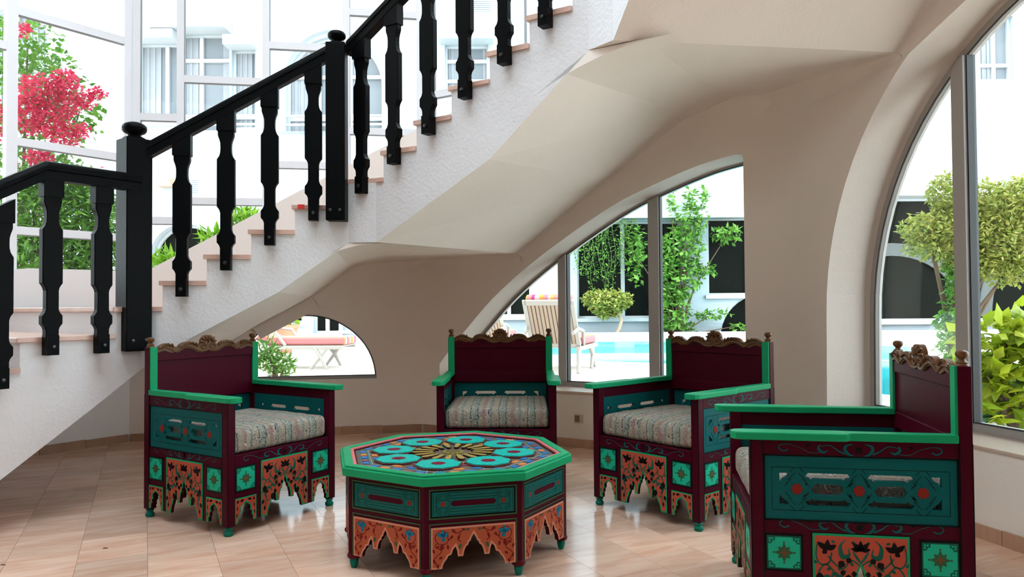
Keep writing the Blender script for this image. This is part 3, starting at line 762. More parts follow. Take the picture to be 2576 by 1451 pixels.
def scroll(zc_, fr, w=0.30):
    """vine scroll painted along a rail: teal crescents left and right of a dark flower"""
    m = MB(); d = MB()
    for e in (-1, 1):
        f = lambda pts: [(e * x * w, zc_ + z * 0.03) for x, z in pts]
        m.ribbon(f([(.07, .75), (.15, .55), (.17, 0), (.12, -.6), (.06, -.75)]), lambda t: 0.0006 + 0.0055 * math.sin(PI * t), 0, 0.0009, fr)
        m.ribbon(f([(.17, -.55), (.26, -.1), (.36, .55), (.48, .35)]), lambda t: 0.0012 + 0.002 * (1 - t), 0, 0.0009, fr)
        m.ribbon(f([(.48, .65), (.50, .1), (.44, -.4), (.38, -.1)]), lambda t: 0.0006 + 0.0045 * math.sin(PI * t), 0, 0.0009, fr)
        m.ribbon(f([(.46, -.35), (.60, -.5), (.72, .1), (.86, .55), (.97, .5), (1.0, .05), (.94, -.35), (.88, -.1)]), lambda t: 0.0012 + 0.0045 * max(0, t - .45) * (1.6 - t), 0, 0.0009, fr)
        d.prism([leafshape(e * w * .66, zc_ + .010, R(90 + e * 60), .02, .011)], 0, 0.0008, fr)
    for i in range(4):
        d.prism([leafshape(0, zc_, R(45 + 90 * i), .017, .014)], 0, 0.0010, fr)
    return m, d
def vine_motif(x0, x1, z0, z1, fr, w1):
    """flowers and foliage on the big arched panel; returns green strokes and dark petals"""
    cx_ = (x0 + x1) / 2; W_ = (x1 - x0) / 2; H_ = z1 - z0
    g = MB(); d = MB()
    T = lambda e, u, v: (cx_ + e * u * W_, z1 - v * H_)
    def lf(e, u, v, a, l, w): d.prism([leafshape(*T(e, u, v), (a if e > 0 else PI - a), l * 1.15, w * 1.25)], 0, w1 + 0.0004, fr)
    for e in (-1, 1):
        g.ribbon([T(e, *p) for p in [(.02, .36), (.2, .30), (.36, .40), (.52, .36), (.68, .26)]], lambda t: .0030, 0, w1, fr)
        g.ribbon([T(e, *p) for p in [(.88, .90), (.80, .70), (.90, .50), (.74, .36), (.56, .44)]], lambda t: .0032, 0, w1, fr)
        g.ribbon([T(e, *p) for p in [(.30, .06), (.42, .14), (.38, .26), (.24, .24), (.26, .16)]], lambda t: .0014 + .0085 * math.sin(PI * t) ** 2, 0, w1, fr)
        g.ribbon([T(e, *p) for p in [(.90, .12), (.93, .26), (.84, .36), (.66, .34), (.60, .22)]], lambda t: .0030, 0, w1, fr)
        g.ribbon([T(e, *p) for p in [(.55, .58), (.70, .50), (.84, .60), (.74, .68)]], lambda t: .0014 + .0065 * math.sin(PI * t), 0, w1, fr)
        g.ribbon([T(e, *p) for p in [(.30, .42), (.44, .50), (.56, .46), (.62, .54)]], lambda t: .0014 + .0065 * math.sin(PI * t), 0, w1, fr)
        g.ribbon([T(e, *p) for p in [(.16, .20), (.08, .27), (.0, .33)]], lambda t: .002 + .003 * math.sin(PI * t), 0, w1, fr)
        # tulips in the corners
        for a, l, w in ((R(150), .036, .017), (R(95), .036, .017), (R(40), .042, .017), (R(-40), .020, .016)): lf(e, .70, .19, a, l, w)
        lf(e, .84, .46, R(-80), .036, .024); lf(e, .36, .31, R(-60), .028, .022); lf(e, .30, .28, R(-140), .022, .018)
        lf(e, .26, .47, R(-90), .022, .020); lf(e, .20, .46, R(180), .018, .018); lf(e, .32, .45, R(0), .018, .018)
        lf(e, .56, .62, R(-100), .040, .020); lf(e, .90, .70, R(-70), .026, .015); lf(e, .70, .56, R(-20), .022, .014); lf(e, .46, .56, R(-120), .024, .013)
        lf(e, .86, .82, R(-90), .022, .012)
        for (u, v, a, l, w) in ((.92, .36, 60, .018, .012), (.62, .40, -30, .020, .012), (.48, .42, 150, .018, .012), (.16, .37, 60, .018, .012), (.90, .58, 30, .018, .010), (.78, .74, 150, .020, .010), (.52, .10, 20, .018, .011), (.20, .10, 160, .016, .010)):
            g.prism([leafshape(*T(e, u, v), (R(a) if e > 0 else PI - R(a)), l, w)], 0, w1, fr)
        lf(e, 0.0, .19, R(48), .040, .016); lf(e, 0.02, .19, R(15), .030, .013)
    d.prism([leafshape(*T(1, 0, .20), R(90), .045, .020)], 0, w1 + 0.0004, fr)
    return g, d

def make_chair():
    t = empty('painted_armchair')
    # ---- front face pieces, re-used on the sides by turning them
    board_poly = [(-HW + PW, zL), (tX[0], zL)]
    r_, l_ = arch_outline(SMALL, tX[0], tX[1], zL, zS); board_poly = [(-HW + PW, zL)] + l_ + r_ + [(tX[1], zL), (cX[0], zL)]
    r_, l_ = arch_outline(BIG, cX[0], cX[1], zL, zC1, .80); board_poly += l_ + r_ + [(cX[1], zL), (tX2[0], zL)]
    r_, l_ = arch_outline(SMALL, tX2[0], tX2[1], zL, zS); board_poly += l_ + r_ + [(HW - PW, zL), (HW - PW, zS1), (-HW + PW, zS1)]
    clean = []
    for p in board_poly:
        if not clean or (abs(p[0] - clean[-1][0]) + abs(p[1] - clean[-1][1])) > 1e-5: clean.append(p)
    def protos():
        P = []
        m = MB(); m.prism([clean], -0.022, -0.004, FRONT); P.append((m.mesh('apron_board', MAROON), 'apron_board', []))
        # square tiles
        for (a, b2) in (tX, tX2):
            cxx, czz, h = (a + b2) / 2, (zT0 + zT1) / 2, (zT1 - zT0) / 2
            m = MB(); m.prism([rect(a, b2, zT0, zT1)], -0.004, -0.0015, FRONT); border = m.mesh('tile_shadow_edging', BLACK)  # black edging; also paints the recess shadow line around the tile
            subs = []
            m = MB(); m.prism([rect(a + .009, b2 - .009, zT0 + .009, zT1 - .009)], -0.0015, -0.0002, FRONT); subs.append((m.mesh('tile_ground', DGREEN), 'tile_ground'))
            q = h - .014; c2 = .026; fld = []
            for i in range(4):
                a0 = R(90 * i)
                for (u, v) in ((q, -(q - c2)), (q, q - c2), (q - c2 * .45, q - c2 * 1.0), (q - c2 * .62, q - c2 * .62), (q - c2, q - c2 * .45)):
                    fld.append((cxx + u * math.cos(a0) - v * math.sin(a0), czz + u * math.sin(a0) + v * math.cos(a0)))
            m = MB(); m.prism([fld], -0.0002, 0.0005, FRONT)
            for e in (-1, 1):
                for v in (-1, 1):
                    for (du, dv) in ((.006, .006), (.016, .006), (.006, .016)):
                        X, Y = cxx + e * (q - du), czz + v * (q - dv); m.prism([rect(X - .0035, X + .0035, Y - .0035, Y + .0035)], -0.0002, 0.0005, FRONT)
            subs.append((m.mesh('tile_field', AQUA), 'tile_field'))
            m = MB(); st8 = []
            for i in range(16):
                an = R(22.5 * i); rr_ = (.040 if i % 4 == 0 else .033 if i % 4 == 2 else .021); st8.append((cxx + rr_ * math.cos(an), czz + rr_ * math.sin(an)))
            m.prism([st8], 0.0005, 0.0010, FRONT)
            for i in range(4):
                an = R(90 * i); m.prism([ngon(6, .0045, 0, cxx + .040 * math.cos(an), czz + .040 * math.sin(an))], 0.0005, 0.00105, FRONT)
            subs.append((m.mesh('tile_rosette', OLIVE), 'tile_rosette')); m = MB(); m.prism([star(4, .018, .008, cxx, czz)], 0.0010, 0.0014, FRONT); subs.append((m.mesh('rosette_heart', mat('paint_ochre', (.16, .07, .03), .4, .09)), 'rosette_heart'))
            P.append((border, 'square_tile', subs))
        # arched panels
        for (a, b2, z1_, pr, ys, nm) in ((tX[0], tX[1], zS, SMALL, 1, 'small_arch_panel'), (cX[0], cX[1], zC1, BIG, .80, 'arch_panel'), (tX2[0], tX2[1], zS, SMALL, 1, 'small_arch_panel')):
            pl = arch_poly(pr, a, b2, zL, z1_, ys)
            m = MB(); m.prism([pl], -0.0038, -0.0005, FRONT); base = m.mesh(nm, GREEN)
            subs = []
            ip = offset_poly(pl, 0.0085 if pr is BIG else 0.0065)
            ip = [(min(max(p[0], a + .006), b2 - .006), max(p[1], zL + 0.002)) for p in ip]
            m = MB(); m.prism([ip], -0.0005, 0.0002, FRONT); subs.append((m.mesh('panel_field', SALMON), 'panel_field'))
            bw = .004; bk_ = MB(); bk_.prism([[(a - bw, zL), (a, zL), (a, z1_), (b2, z1_), (b2, zL), (b2 + bw, zL), (b2 + bw, z1_ + bw), (a - bw, z1_ + bw)]], -0.0042, -0.0032, FRONT); subs.append((bk_.mesh('panel_edging', BLACK), 'panel_edging'))
            if pr is BIG:
                g, d = vine_motif(a, b2, zL, z1_, FRONT, 0.0008)
                subs.append((g.mesh('painted_vine', DGREEN), 'painted_vine')); subs.append((d.mesh('painted_flower', BLACK), 'painted_flower'))
            else:
                d = MB(); cxx = (a + b2) / 2
                for e in (-1, 1):
                    an = R(-20) if e > 0 else R(200)
                    d.prism([leafshape(cxx + e * .014, z1_ - .013, an, .028, .014)], 0, 0.0008, FRONT); d.prism([leafshape(cxx + e * .05, z1_ - .012, R(-60) if e > 0 else R(240), .020, .014)], 0, 0.0008, FRONT)
                    d.prism([leafshape(cxx + e * .059, z1_ - .045, R(-90), .026, .008)], 0, 0.0008, FRONT); d.prism([leafshape(cxx + e * .061, z1_ - .085, R(-95), .026, .008)], 0, 0.0008, FRONT)
                subs.append((d.mesh('painted_flower', BLACK), 'painted_flower'))
            P.append((base, nm, subs))
        m, d = scroll((zC1 + zS1) / 2 + .004, (FRONT[0] + Vector((0, .004, 0)), *FRONT[1:]))
        P.append((m.mesh('painted_scroll', TEAL), 'painted_scroll', [(d.mesh('painted_flower', BLACK), 'painted_flower')]))
        return P
    PR = protos()
    lat, lines, stars = lattice_parts(FRONT)
    lat_me = lat.mesh('lattice_panel', TEAL); lines_me = lines.mesh('scored_lines', BLACK)
    sm = MB(); sm.prism([star(9, .024, .018)], -0.0078, -0.0062, (FRONT[0], FRONT[1], Z3, FRONT[3])); star_me = sm.mesh('red_star', RED)
    um = MB(); um.prism([rect(-HW + PW, HW - PW, 0.692, ZA)], -0.026, -0.004, FRONT); upper_me = um.mesh('upper_rail', MAROON)
    us, ud = scroll(0.722, (FRONT[0] + Vector((0, .004, 0)), *FRONT[1:])); us_me, ud_me = us.mesh('painted_scroll', TEAL), ud.mesh('painted_flower', BLACK)
    bl = MB(); bl.prism([rect(-HW + PW, HW - PW, .692, .698)], -.008, -.0028, FRONT); bl.prism([rect(-HW + PW, HW - PW, .436, .442)], -.008, -.0028, FRONT)
    bl.prism([rect(-HW + PW, -HW + PW + .006, .436, .698)], -.008, -.0028, FRONT); bl.prism([rect(HW - PW - .006, HW - PW, .436, .698)], -.008, -.0028, FRONT); bl_me = bl.mesh('black_edging', BLACK)
    for side, a in ROTS.items():
        Mr = Matrix.Rotation(a, 4, 'Z')
        for me, nm, subs in PR:
            if side == 'back' and nm != 'apron_board' and 'arch' not in nm: continue
            o = child(nm, me, t, Mr)
            if side != 'back':
                for sme, snm in subs: child(snm, sme, o)
        if side != 'front':
            o = child('lattice_panel', lat_me, t, Mr); child('scored_lines', lines_me, o)
            for (u, v) in stars: child('red_star', star_me, o, Matrix.Translation((u, 0, v)))
            o = child('upper_rail', upper_me, t, Mr)
            if side != 'back': child('painted_scroll', us_me, o); child('painted_flower', ud_me, o); child('black_edging', bl_me, t, Mr)
    # ---- posts and feet
    fm = MB(); fm.lathe([(1e-4, 0), (.021, 0), (.027, .008), (.027, .020), (.020, .028), (.017, .034), (.024, .040), (.025, .046), (.018, .056)], 14); foot_me = fm.mesh('turned_foot', paint('paint_teal_green', (.006, .17, .12)), 40)
    fin = MB(); fin.lathe([(1e-4, 0), (.023, 0), (.023, .006), (.020, .010), (.023, .014), (.015, .020), (.011, .026), (.014, .031), (.021, .037), (.024, .046), (.021, .056), (.012, .061), (1e-4, .062)], 18); fin_me = fin.mesh('finial', GOLD, 40)
    for sx_ in (-1, 1):
        for sy in (-1, 1):
            m = MB(); top = ZP if sy > 0 else ZA
            x0, x1 = (HW - PW, HW) if sx_ > 0 else (-HW, -HW + PW); y0, y1 = (HW - PW, HW) if sy > 0 else (-HW, -HW + PW)
            m.box(x0, x1, y0, y1, ZB, top); p = m.build('post', MAROON, t, bevel=0.003)
            child('turned_foot', foot_me, p, Matrix.Translation(((x0 + x1) / 2, (y0 + y1) / 2, 0)))
            # black lines on the edges of the post
            e = MB()
            for (xa, xb, ya, yb) in ((x0, x0 + .004, y0 - .0006, y0), (x1 - .004, x1, y0 - .0006, y0)): e.box(xa, xb, ya, yb, ZB, min(top, ZA))
            xo = x1 if sx_ > 0 else x0
            for ya in (y0, y1 - .004): e.box(xo if sx_ > 0 else xo - .0006, xo + .0006 if sx_ > 0 else xo, ya, ya + .004, ZB, min(top, ZA))
            e.build('edge_line', BLACK, p)
            if sy > 0:
                m = MB(); m.box(x0 + (.004 if sx_ < 0 else 0), x1 - (.004 if sx_ > 0 else 0), y0 - .010, y0 + .001, ZA + .028, ZP); m.build('green_face', GREEN, p)
                child('finial', fin_me, p, Matrix.Translation(((x0 + x1) / 2, (y0 + y1) / 2, ZP)))
    # ---- arm rests
    for e in (-1, 1):
        pts = [(HW - .052, HW - PW), (HW + .006, HW - PW), (HW + .006, -.02), (HW + .010, -.035), (HW + .026, -.05), (HW + .030, -.065), (HW + .030, -HW - .03), (HW + .022, -HW - .058), (HW + .004, -HW - .074), (HW - .030, -HW - .076), (HW - .052, -HW - .060), (HW - .060, -HW - .03), (HW - .060, -.065), (HW - .055, -.04), (HW - .052, -.02)]
        m = MB(); m.prism([[(e * x, y) for x, y in pts]], ZA, ZA + .031, (Vector((0, 0, 0)), Vector((1, 0, 0)), Vector((0, 1, 0)), Z3)); m.build('armrest', GREEN, t, bevel=0.005)
        # inner upper rail line
    # ---- seat
    m = MB(); m.box(-HW + .02, HW - .02, -HW + .004, HW - .02, .432, .452); m.build('seat_board', MAROON, t, bevel=0.003)
    bm = bmesh.new(); bmesh.ops.create_cube(bm, size=1.0)
    bmesh.ops.scale(bm, vec=(CW - 2 * PW - .004, CW - PW - .030, .138), verts=bm.verts)
    bmesh.ops.bevel(bm, geom=list(bm.edges), offset=.040, segments=5, profile=.6, affect='EDGES')
    bmesh.ops.subdivide_edges(bm, edges=[e for e in bm.edges if e.calc_length() > .25], cuts=5, use_grid_fill=True)
    rr = random.Random(4)
    for v in bm.verts:
        fx, fy = 1 - (abs(v.co.x) / .37) ** 2.5, 1 - (abs(v.co.y) / .38) ** 2.5
        if v.co.z > 0: v.co.z += .016 * max(0, fx) * max(0, fy)
        if v.co.y < -.2: v.co.y -= .012 * max(0, 1 - (v.co.z / .09) ** 2)
        v.co += Vector((0, 0, .003 * math.sin(v.co.x * 23 + 1) * math.cos(v.co.y * 17)))
    me = bpy.data.meshes.new('seat_cushion'); bm.to_mesh(me); bm.free(); me.materials.append(FABRIC)
    for p in me.polygons: p.use_smooth = True
    cu = child('seat_cushion', me, t, Matrix.Translation((0, -.012, .452 + .0695)))
    # ---- back
    yb = HW - PW
    m = MB(); m.box(-yb - .002, yb + .002, yb + .004, yb + .024, .70, 1.0); m.build('back_board', MAROON, t)
    m = MB(); m.box(-yb, yb, yb - .006, yb + .028, .965, 1.035); m.build('top_rail', MAROON, t, bevel=0.004)
    m = MB(); m.box(-yb, yb, yb - .003, yb + .010, .70, .775); m.build('lower_rail', MAROON, t, bevel=0.003)
    # carved crest
    S = [(0.0, 1.117), (.022, 1.113), (.040, 1.098), (.050, 1.083), (.052, 1.068), (.060, 1.052), (.072, 1.048), (.090, 1.056), (.105, 1.066), (.125, 1.074), (.150, 1.077), (.175, 1.074), (.195, 1.066), (.208, 1.054), (.215, 1.044), (.230, 1.046), (.250, 1.055), (.270, 1.066), (.290, 1.074), (.312, 1.073), (.332, 1.064), (.350, 1.054), (.358, 1.046),
         (.358, 1.018), (.335, 1.024), (.310, 1.028), (.285, 1.018), (.262, 1.010), (.245, 1.017), (.222, 1.010), (.20, 1.022), (.175, 1.034), (.150, 1.036), (.120, 1.028), (.090, 1.012), (.060, 1.004), (.030, 1.005), (.010, 1.014), (0, 1.018)]
    full = S + [(-x, z) for x, z in reversed(S[1:-1])]
    fy = (Vector((0, yb - .006, 0)), Vector((1, 0, 0)), Z3, Vector((0, -1, 0)))
    cr = MB(); cr.prism([full], -.022, .006, fy)
    def stroke(pts, r0):
        pts = smooth2(pts, 5); n = len(pts)
        cr.tube([(p[0], yb - .012, p[1]) for p in pts], [max(.0015, r0 * (.35 + .65 * math.sin(PI * (i + .6) / (n + .4)))) for i in range(n)], 6)
    def lobe(x, z, an, ln, wd, dp=.010): cr.ell((x, yb - .013, z), (ln / 2, dp, wd / 2), Matrix.Rotation(-an, 3, 'Y'), 8, 5)
    for e in (-1, 1):
        stroke([(e * .004, 1.016), (e * .03, 1.012), (e * .07, 1.014), (e * .11, 1.034), (e * .155, 1.046), (e * .20, 1.034), (e * .232, 1.014)], .007)
        stroke([(e * .036, 1.062), (e * .018, 1.052), (e * .014, 1.036), (e * .030, 1.026), (e * .048, 1.034), (e * .050, 1.050), (e * .038, 1.054), (e * .030, 1.046), (e * .036, 1.040)], .006)
        stroke([(e * .245, 1.020), (e * .275, 1.038), (e * .315, 1.048), (e * .355, 1.036)], .007)
        for i in range(6):
            f = i / 5; x = .085 + .11 * f; z = 1.046 + .022 * math.sin(PI * (.15 + .75 * f)); an = R(70 - 95 * f); lobe(e * x, z, an if e > 0 else PI - an, .036, .014)
        for i in range(5):
            f = i / 4; x = .258 + .085 * f; z = 1.046 + .018 * math.sin(PI * (.2 + .7 * f)); an = R(75 - 110 * f); lobe(e * x, z, an if e > 0 else PI - an, .034, .013)
        for i in range(3): an = R(80 - 34 * i); lobe(e * (.010 + .036 * math.cos(an)), 1.066 + .032 * math.sin(an), an if e > 0 else PI - an, .040, .017, .012)
    lobe(0, 1.088, R(90), .05, .016, .014)
    cr.build('carved_crest', GOLD, t, smooth=45)
    return t

proto = make_chair()
CHAIRS = [((-1.736, 4.849), 57.2, 'painted armchair standing beside the staircase in front of the half-round window'),
          ((-0.104, 5.575), -1.1, 'painted armchair behind the octagonal table, facing it squarely'),
          ((1.102, 4.897), -49.35, 'painted armchair between the white pier and the table, carved back towards the pool'),
          ((1.428, 3.368), -100.5, 'painted armchair with its back to the big arched window, cut by the picture edge')]
CHAIRS[3] = (CHAIRS[3][0], CHAIRS[3][1], 'painted armchair with its back to the tall arched window and leafy bush')
for i, (loc, rz, lab) in enumerate(CHAIRS):
    o = proto if i == 0 else copy_tree(proto)
    o.location = (loc[0], loc[1], 0); o.rotation_euler = (0, 0, R(rz))
    tag(o, lab, 'armchair', 'painted armchairs around the table')
# ================================================================ octagonal table
PINK = paint('paint_pink', (0.62, 0.17, 0.17)); BLUE = paint('paint_blue', (0.03, 0.16, 0.42)); ORANGE = paint('paint_orange', (0.62, 0.22, 0.06))
TURQ = mat('paint_turquoise_mottled', (0.008, 0.42, 0.36), 0.35, 0.12, var=0.6, vscale=55)
BROWNF = mat('paint_brown_field', (0.15, 0.10, 0.075), 0.5, 0.2, var=0.6, vscale=60)
OLIVEG = paint('paint_gold_olive', (0.32, 0.30, 0.085)); PALE = paint('paint_pale', (0.45, 0.42, 0.36)); PEACH = paint('paint_peach', (0.55, 0.24, 0.16)); ORFIELD = paint('paint_orange_field', (0.38, 0.088, 0.040))
DRED = paint('paint_dark_red', (0.16, 0.012, 0.012))
tab = tag(empty('octagonal_table', (-0.327, 4.14, 0), R(36.629)), 'low octagonal table painted green and maroon with raised turquoise bosses on top', 'coffee table')
TR, TZ = 0.647, 0.513
HZ = (Vector((0, 0, 0)), Vector((1, 0, 0)), Vector((0, 1, 0)), Z3)
A8 = R(180)                                             # vertices at 180 + 45k in the table's own frame
def oc(r): return ngon(8, r, A8)
m = MB(); m.prism([oc(TR), oc(TR - .060)], TZ - .052, TZ - .010, HZ); m.build('rim', GREEN, tab, bevel=0.006)
m = MB(); m.prism([oc(TR - .012), oc(TR - .060)], TZ - .012, TZ, HZ); m.build('rim_moulding', GREEN, tab, bevel=0.004)
m = MB(); m.prism([oc(TR - .059), oc(TR - .078)], TZ - .030, TZ - .004, HZ); m.build('inner_border', PINK, tab, bevel=0.003)
m = MB(); m.prism([oc(TR - .077), oc(TR - .088)], TZ - .030, TZ - .012, HZ); m.build('maroon_border', MAROON, tab)
ZF = TZ - .018
m = MB(); m.prism([oc(TR - .087)], ZF - .02, ZF, HZ); top = m.build('top_board', BROWNF, tab)
BR = 0.335; br = 0.116
for i in range(8):
    a = A8 + R(45 * i); x, y = BR * math.cos(a), BR * math.sin(a)
    m = MB(); m.prism([ngon(8, br + .010, a + R(22.5), x, y)], ZF, ZF + .010, HZ); b = m.build('boss', paint('boss_edge', (0.10, 0.035, 0.030)), tab, bevel=0.002)
    m = MB(); m.prism([ngon(8, br, a + R(22.5), x, y)], ZF + .010, ZF + .014, HZ); m.build('boss_face', TURQ, b)
    m = MB(); m.prism([star(10, .040, .033, x, y)], ZF + .014, ZF + .0148, HZ); m.build('boss_star', paint('paint_wine', (0.17, 0.012, 0.035)), b)
for i in range(18):
    a = A8 + R(20 * i + 10)
    pts = [(.105, -.004), (.118, -.013), (.205, -.019), (.232, 0), (.205, .019), (.118, .013), (.105, .004)]
    c, s = math.cos(a), math.sin(a)
    tr = lambda P: [(c * u - s * v, s * u + c * v) for u, v in P]
    m = MB(); m.prism([tr(pts)], ZF, ZF + .011, HZ); p = m.build('petal', paint('petal_edge', (0.05, 0.015, 0.015)), tab)
    m = MB(); m.prism([tr(offset_poly(pts, .003))], ZF + .011, ZF + .013, HZ); m.build('petal_face', OLIVEG, p)
    m = MB(); m.prism([tr(offset_poly(pts, .009))], ZF + .013, ZF + .0136, HZ); m.build('petal_stripe', paint('petal_stripe', (0.40, 0.25, 0.07)), p)
m = MB(); m.prism([star(14, .058, .048)], ZF, ZF + .010, HZ); r_ = m.build('centre_rosette', OLIVEG, tab); m = MB(); m.prism([star(14, .044, .038)], ZF + .010, ZF + .012, HZ); m.build('rosette_face', paint('rosette_face', (0.14, 0.10, 0.05)), r_)
# little inlaid tiles between the bosses
ln = MB(); ln2 = MB()
for i in range(8):
    a = A8 + R(45 * i + 22.5); c, s = math.cos(a), math.sin(a)
    P = lambda u, v: (c * u - s * v, s * u + c * v)
    def diamond(u, v, du, dv, mt, nm):
        pts = [P(u - du, v - dv * .75), P(u - du * .5, v - dv), P(u + du * .5, v - dv), P(u + du, v - dv * .75), P(u + du, v + dv * .75), P(u + du * .5, v + dv), P(u - du * .5, v + dv), P(u - du, v + dv * .75)]
        m_ = MB(); m_.prism([pts], ZF, ZF + .004, HZ); m_.build(nm, mt, top)
    diamond(.285, 0, .016, .026, ORANGE, 'inlay_tile'); diamond(.335, .0, .014, .022, paint('paint_mauve', (.22, .09, .11)), 'inlay_tile')
    for j, (v, mt) in enumerate(((-.145, BLUE), (-.075, ORANGE), (0, BLUE), (.075, paint('paint_mauve', (.22, .09, .11))), (.145, BLUE))): diamond(.478, v, .015, .026, mt, 'inlay_tile')
    for e in (-1, 1):
        diamond(.420, e * .045, .015, .026, BLUE if e > 0 else ORANGE, 'inlay_tile')
        ln.ribbon([P(.10, e * .02), P(.52, e * .075)], .0032, 0, ZF + .003, HZ); ln2.ribbon([P(.12, e * .032), P(.52, e * .092)], .0018, 0, ZF + .0026, HZ)
        ln.ribbon([P(.235, e * .005), P(.50, e * .175)], .0028, 0, ZF + .0028, HZ); ln2.ribbon([P(.24, e * .016), P(.49, e * .19)], .0016, 0, ZF + .0024, HZ)
    ln.ribbon([P(.455, -.20), P(.455, .20)], .0030, 0, ZF + .0032, HZ); ln2.ribbon([P(.447, -.20), P(.447, .20)], .0016, 0, ZF + .0025, HZ); ln.ribbon([P(.500, -.20), P(.500, .20)], .0026, 0, ZF + .003, HZ)
    ln2.ribbon([P(.245, -.10), P(.245, .10)], .002, 0, ZF + .0025, HZ)
ln.build('interlace_lines', paint('paint_line_teal', (.02, .20, .22)), top); ln2.build('interlace_lines', PALE, top)
# body: eight panelled sides
BRd = 0.610; AP = BRd * math.cos(R(22.5)); SH = BRd * math.sin(R(22.5))     # apothem and half side
tz0, tz1 = 0.070, TZ - .052
def side_frame(): return (Vector((0, -AP, 0)), Vector((1, 0, 0)), Z3, Vector((0, -1, 0)))
SF = side_frame()
pw = .030
ax0, ax1, az1 = -SH + pw, SH - pw, 0.262
r_, l_ = arch_outline(BIG, ax0, ax1, tz0, az1)
bp = [(-SH, tz0), (ax0, tz0)] + l_ + r_ + [(ax1, tz0), (SH, tz0), (SH, tz1), (-SH, tz1)]
m = MB(); m.prism([bp], -.020, 0, SF); side_me = m.mesh('side_board', MAROON)
def ringpart(x0, x1, z0, z1, w, d, name, mt):
    m = MB(); m.prism([rect(x0, x1, z0, z1), rect(x0 + w, x1 - w, z0 + w, z1 - w)], 0, d, SF); return m.mesh(name, mt)
px0, px1, pz0, pz1 = -SH + .022, SH - .022, 0.300, 0.440
ring1 = ringpart(px0, px1, pz0, pz1, .006, .003, 'panel_moulding', OLIVE)
m = MB(); X_ = SH - .022; m.prism([[(-X_, tz0), (-X_ + .005, tz0), (-X_ + .005, az1 + .013), (X_ - .005, az1 + .013), (X_ - .005, tz0), (X_, tz0), (X_, az1 + .018), (-X_, az1 + .018)]], 0, .003, SF); ring2 = m.mesh('panel_moulding', OLIVE)
m = MB(); m.prism([rect(px0 + .006, px1 - .006, pz0 + .006, pz1 - .006)], 0, .001, SF); back_me = m.mesh('panel_ground', BLACK)
m = MB(); m.prism([rect(px0 + .014, px1 - .014, pz0 + .014, pz1 - .014)], .001, .002, SF); teal_me = m.mesh('frieze_panel', paint('paint_teal_frieze', (.005, .115, .105)))
cz = (pz0 + pz1) / 2; hx = px1 - .014; hz = (pz1 - pz0) / 2 - .014
m = MB(); m.prism([[(-hx * .56, cz), (-hx * .50, cz + .013), (hx * .50, cz + .013), (hx * .56, cz), (hx * .50, cz - .013), (-hx * .50, cz - .013)]], .002, .0026, SF); car_me = m.mesh('cartouche', MAROON)
st_mes = []
for e in (-1, 1): m = MB(); m.prism([star(8, .014, .010, e * hx * .74, cz)], .002, .0026, SF); st_mes.append(m.mesh('frieze_star', RED))
m = MB()
def sl_(a, b2): m.ribbon([a, b2], .0010, 0, .0024, SF)
for k_ in (.92, .66, .42):
    for e in (-1, 1): sl_((-hx * (.55 + .08 * k_), cz + e * hz * k_), (hx * (.55 + .08 * k_), cz + e * hz * k_))
for e in (-1, 1):
    X = e * hx * .74
    for u, v in ((1, 1), (1, -1), (-1, 1), (-1, -1)):
        sl_((X + u * .010, cz + v * hz * .92), (X + u * .030, cz + v * .020)); sl_((X + u * .004, cz + v * hz * .78), (X + u * .034, cz + v * .004)); sl_((X + u * .020, cz + v * hz * .92), (X + u * .036, cz + v * .030)); sl_((X - u * .004, cz + v * .018), (X + u * .020, cz + v * .018))
    sl_((e * hx * .97, cz - hz * .9), (e * hx * .97, cz + hz * .9)); sl_((e * hx * .90, cz - hz * .6), (e * hx * .90, cz + hz * .6))
sc_me = m.mesh('scored_lines', BLACK)
pl = arch_poly(BIG, ax0, ax1, tz0, az1)
m = MB(); m.prism([pl], .0003, .003, SF); ap_me = m.mesh('arch_panel', PEACH)
ip = [(min(max(p[0], ax0 + .007), ax1 - .007), max(p[1], tz0 + .006)) for p in offset_poly(pl, .0085)]
m = MB(); m.prism([ip], .003, .0036, SF); fi_me = m.mesh('panel_field', ORFIELD)
vine = MB(); lily = MB(); ol = MB()
Wd, Hd = (ax1 - ax0) / 2, az1 - tz0
for e in (-1, 1):
    T = lambda u, v: (e * u * Wd, tz0 + v * Hd)
    an = lambda a: a if e > 0 else PI - a
    for pts in ([(.10, .93), (.25, .90), (.40, .84), (.52, .90)], [(.82, .02), (.92, .25), (.76, .42), (.90, .55), (.86, .62)], [(.48, .76), (.60, .70), (.62, .84), (.76, .92), (.90, .80), (.84, .62), (.66, .60), (.58, .72)], [(.30, .84), (.38, .70), (.30, .62)]):
        vine.ribbon([T(*p) for p in pts], .0022, 0, .0040, SF)
    for (u, v, a, l, w) in ((.42, .86, 40, .026, .011), (.50, .80, -60, .024, .011), (.34, .80, -80, .026, .012), (.76, .44, 100, .034, .020), (.92, .38, 70, .024, .012), (.82, .24, 150, .022, .012), (.90, .14, 60, .024, .012), (.86, .02, 110, .022, .011), (.62, .58, -100, .026, .012), (.80, .56, -30, .022, .012), (.20, .90, 30, .020, .010)):
        vine.prism([leafshape(*T(u, v), an(R(a)), l, w)], .0036, .0042, SF)
    for (a, l, w) in ((140, .036, .018), (85, .038, .018), (35, .040, .018), (-100, .022, .020)): lily.prism([leafshape(*T(.72, .76), an(R(a)), l, w)], .0036, .0046, SF)
    for (u, v, a, l, w) in ((.30, .58, -70, .030, .014), (.10, .90, 10, .020, .012)): ol.prism([leafshape(*T(u, v), an(R(a)), l, w)], .0036, .0042, SF)
vine_me, lily_me, ol_me = vine.mesh('painted_vine', DRED), lily.mesh('painted_lily', paint('paint_lily_blue', (.010, .15, .26))), ol.mesh('painted_leaf', OLIVE)
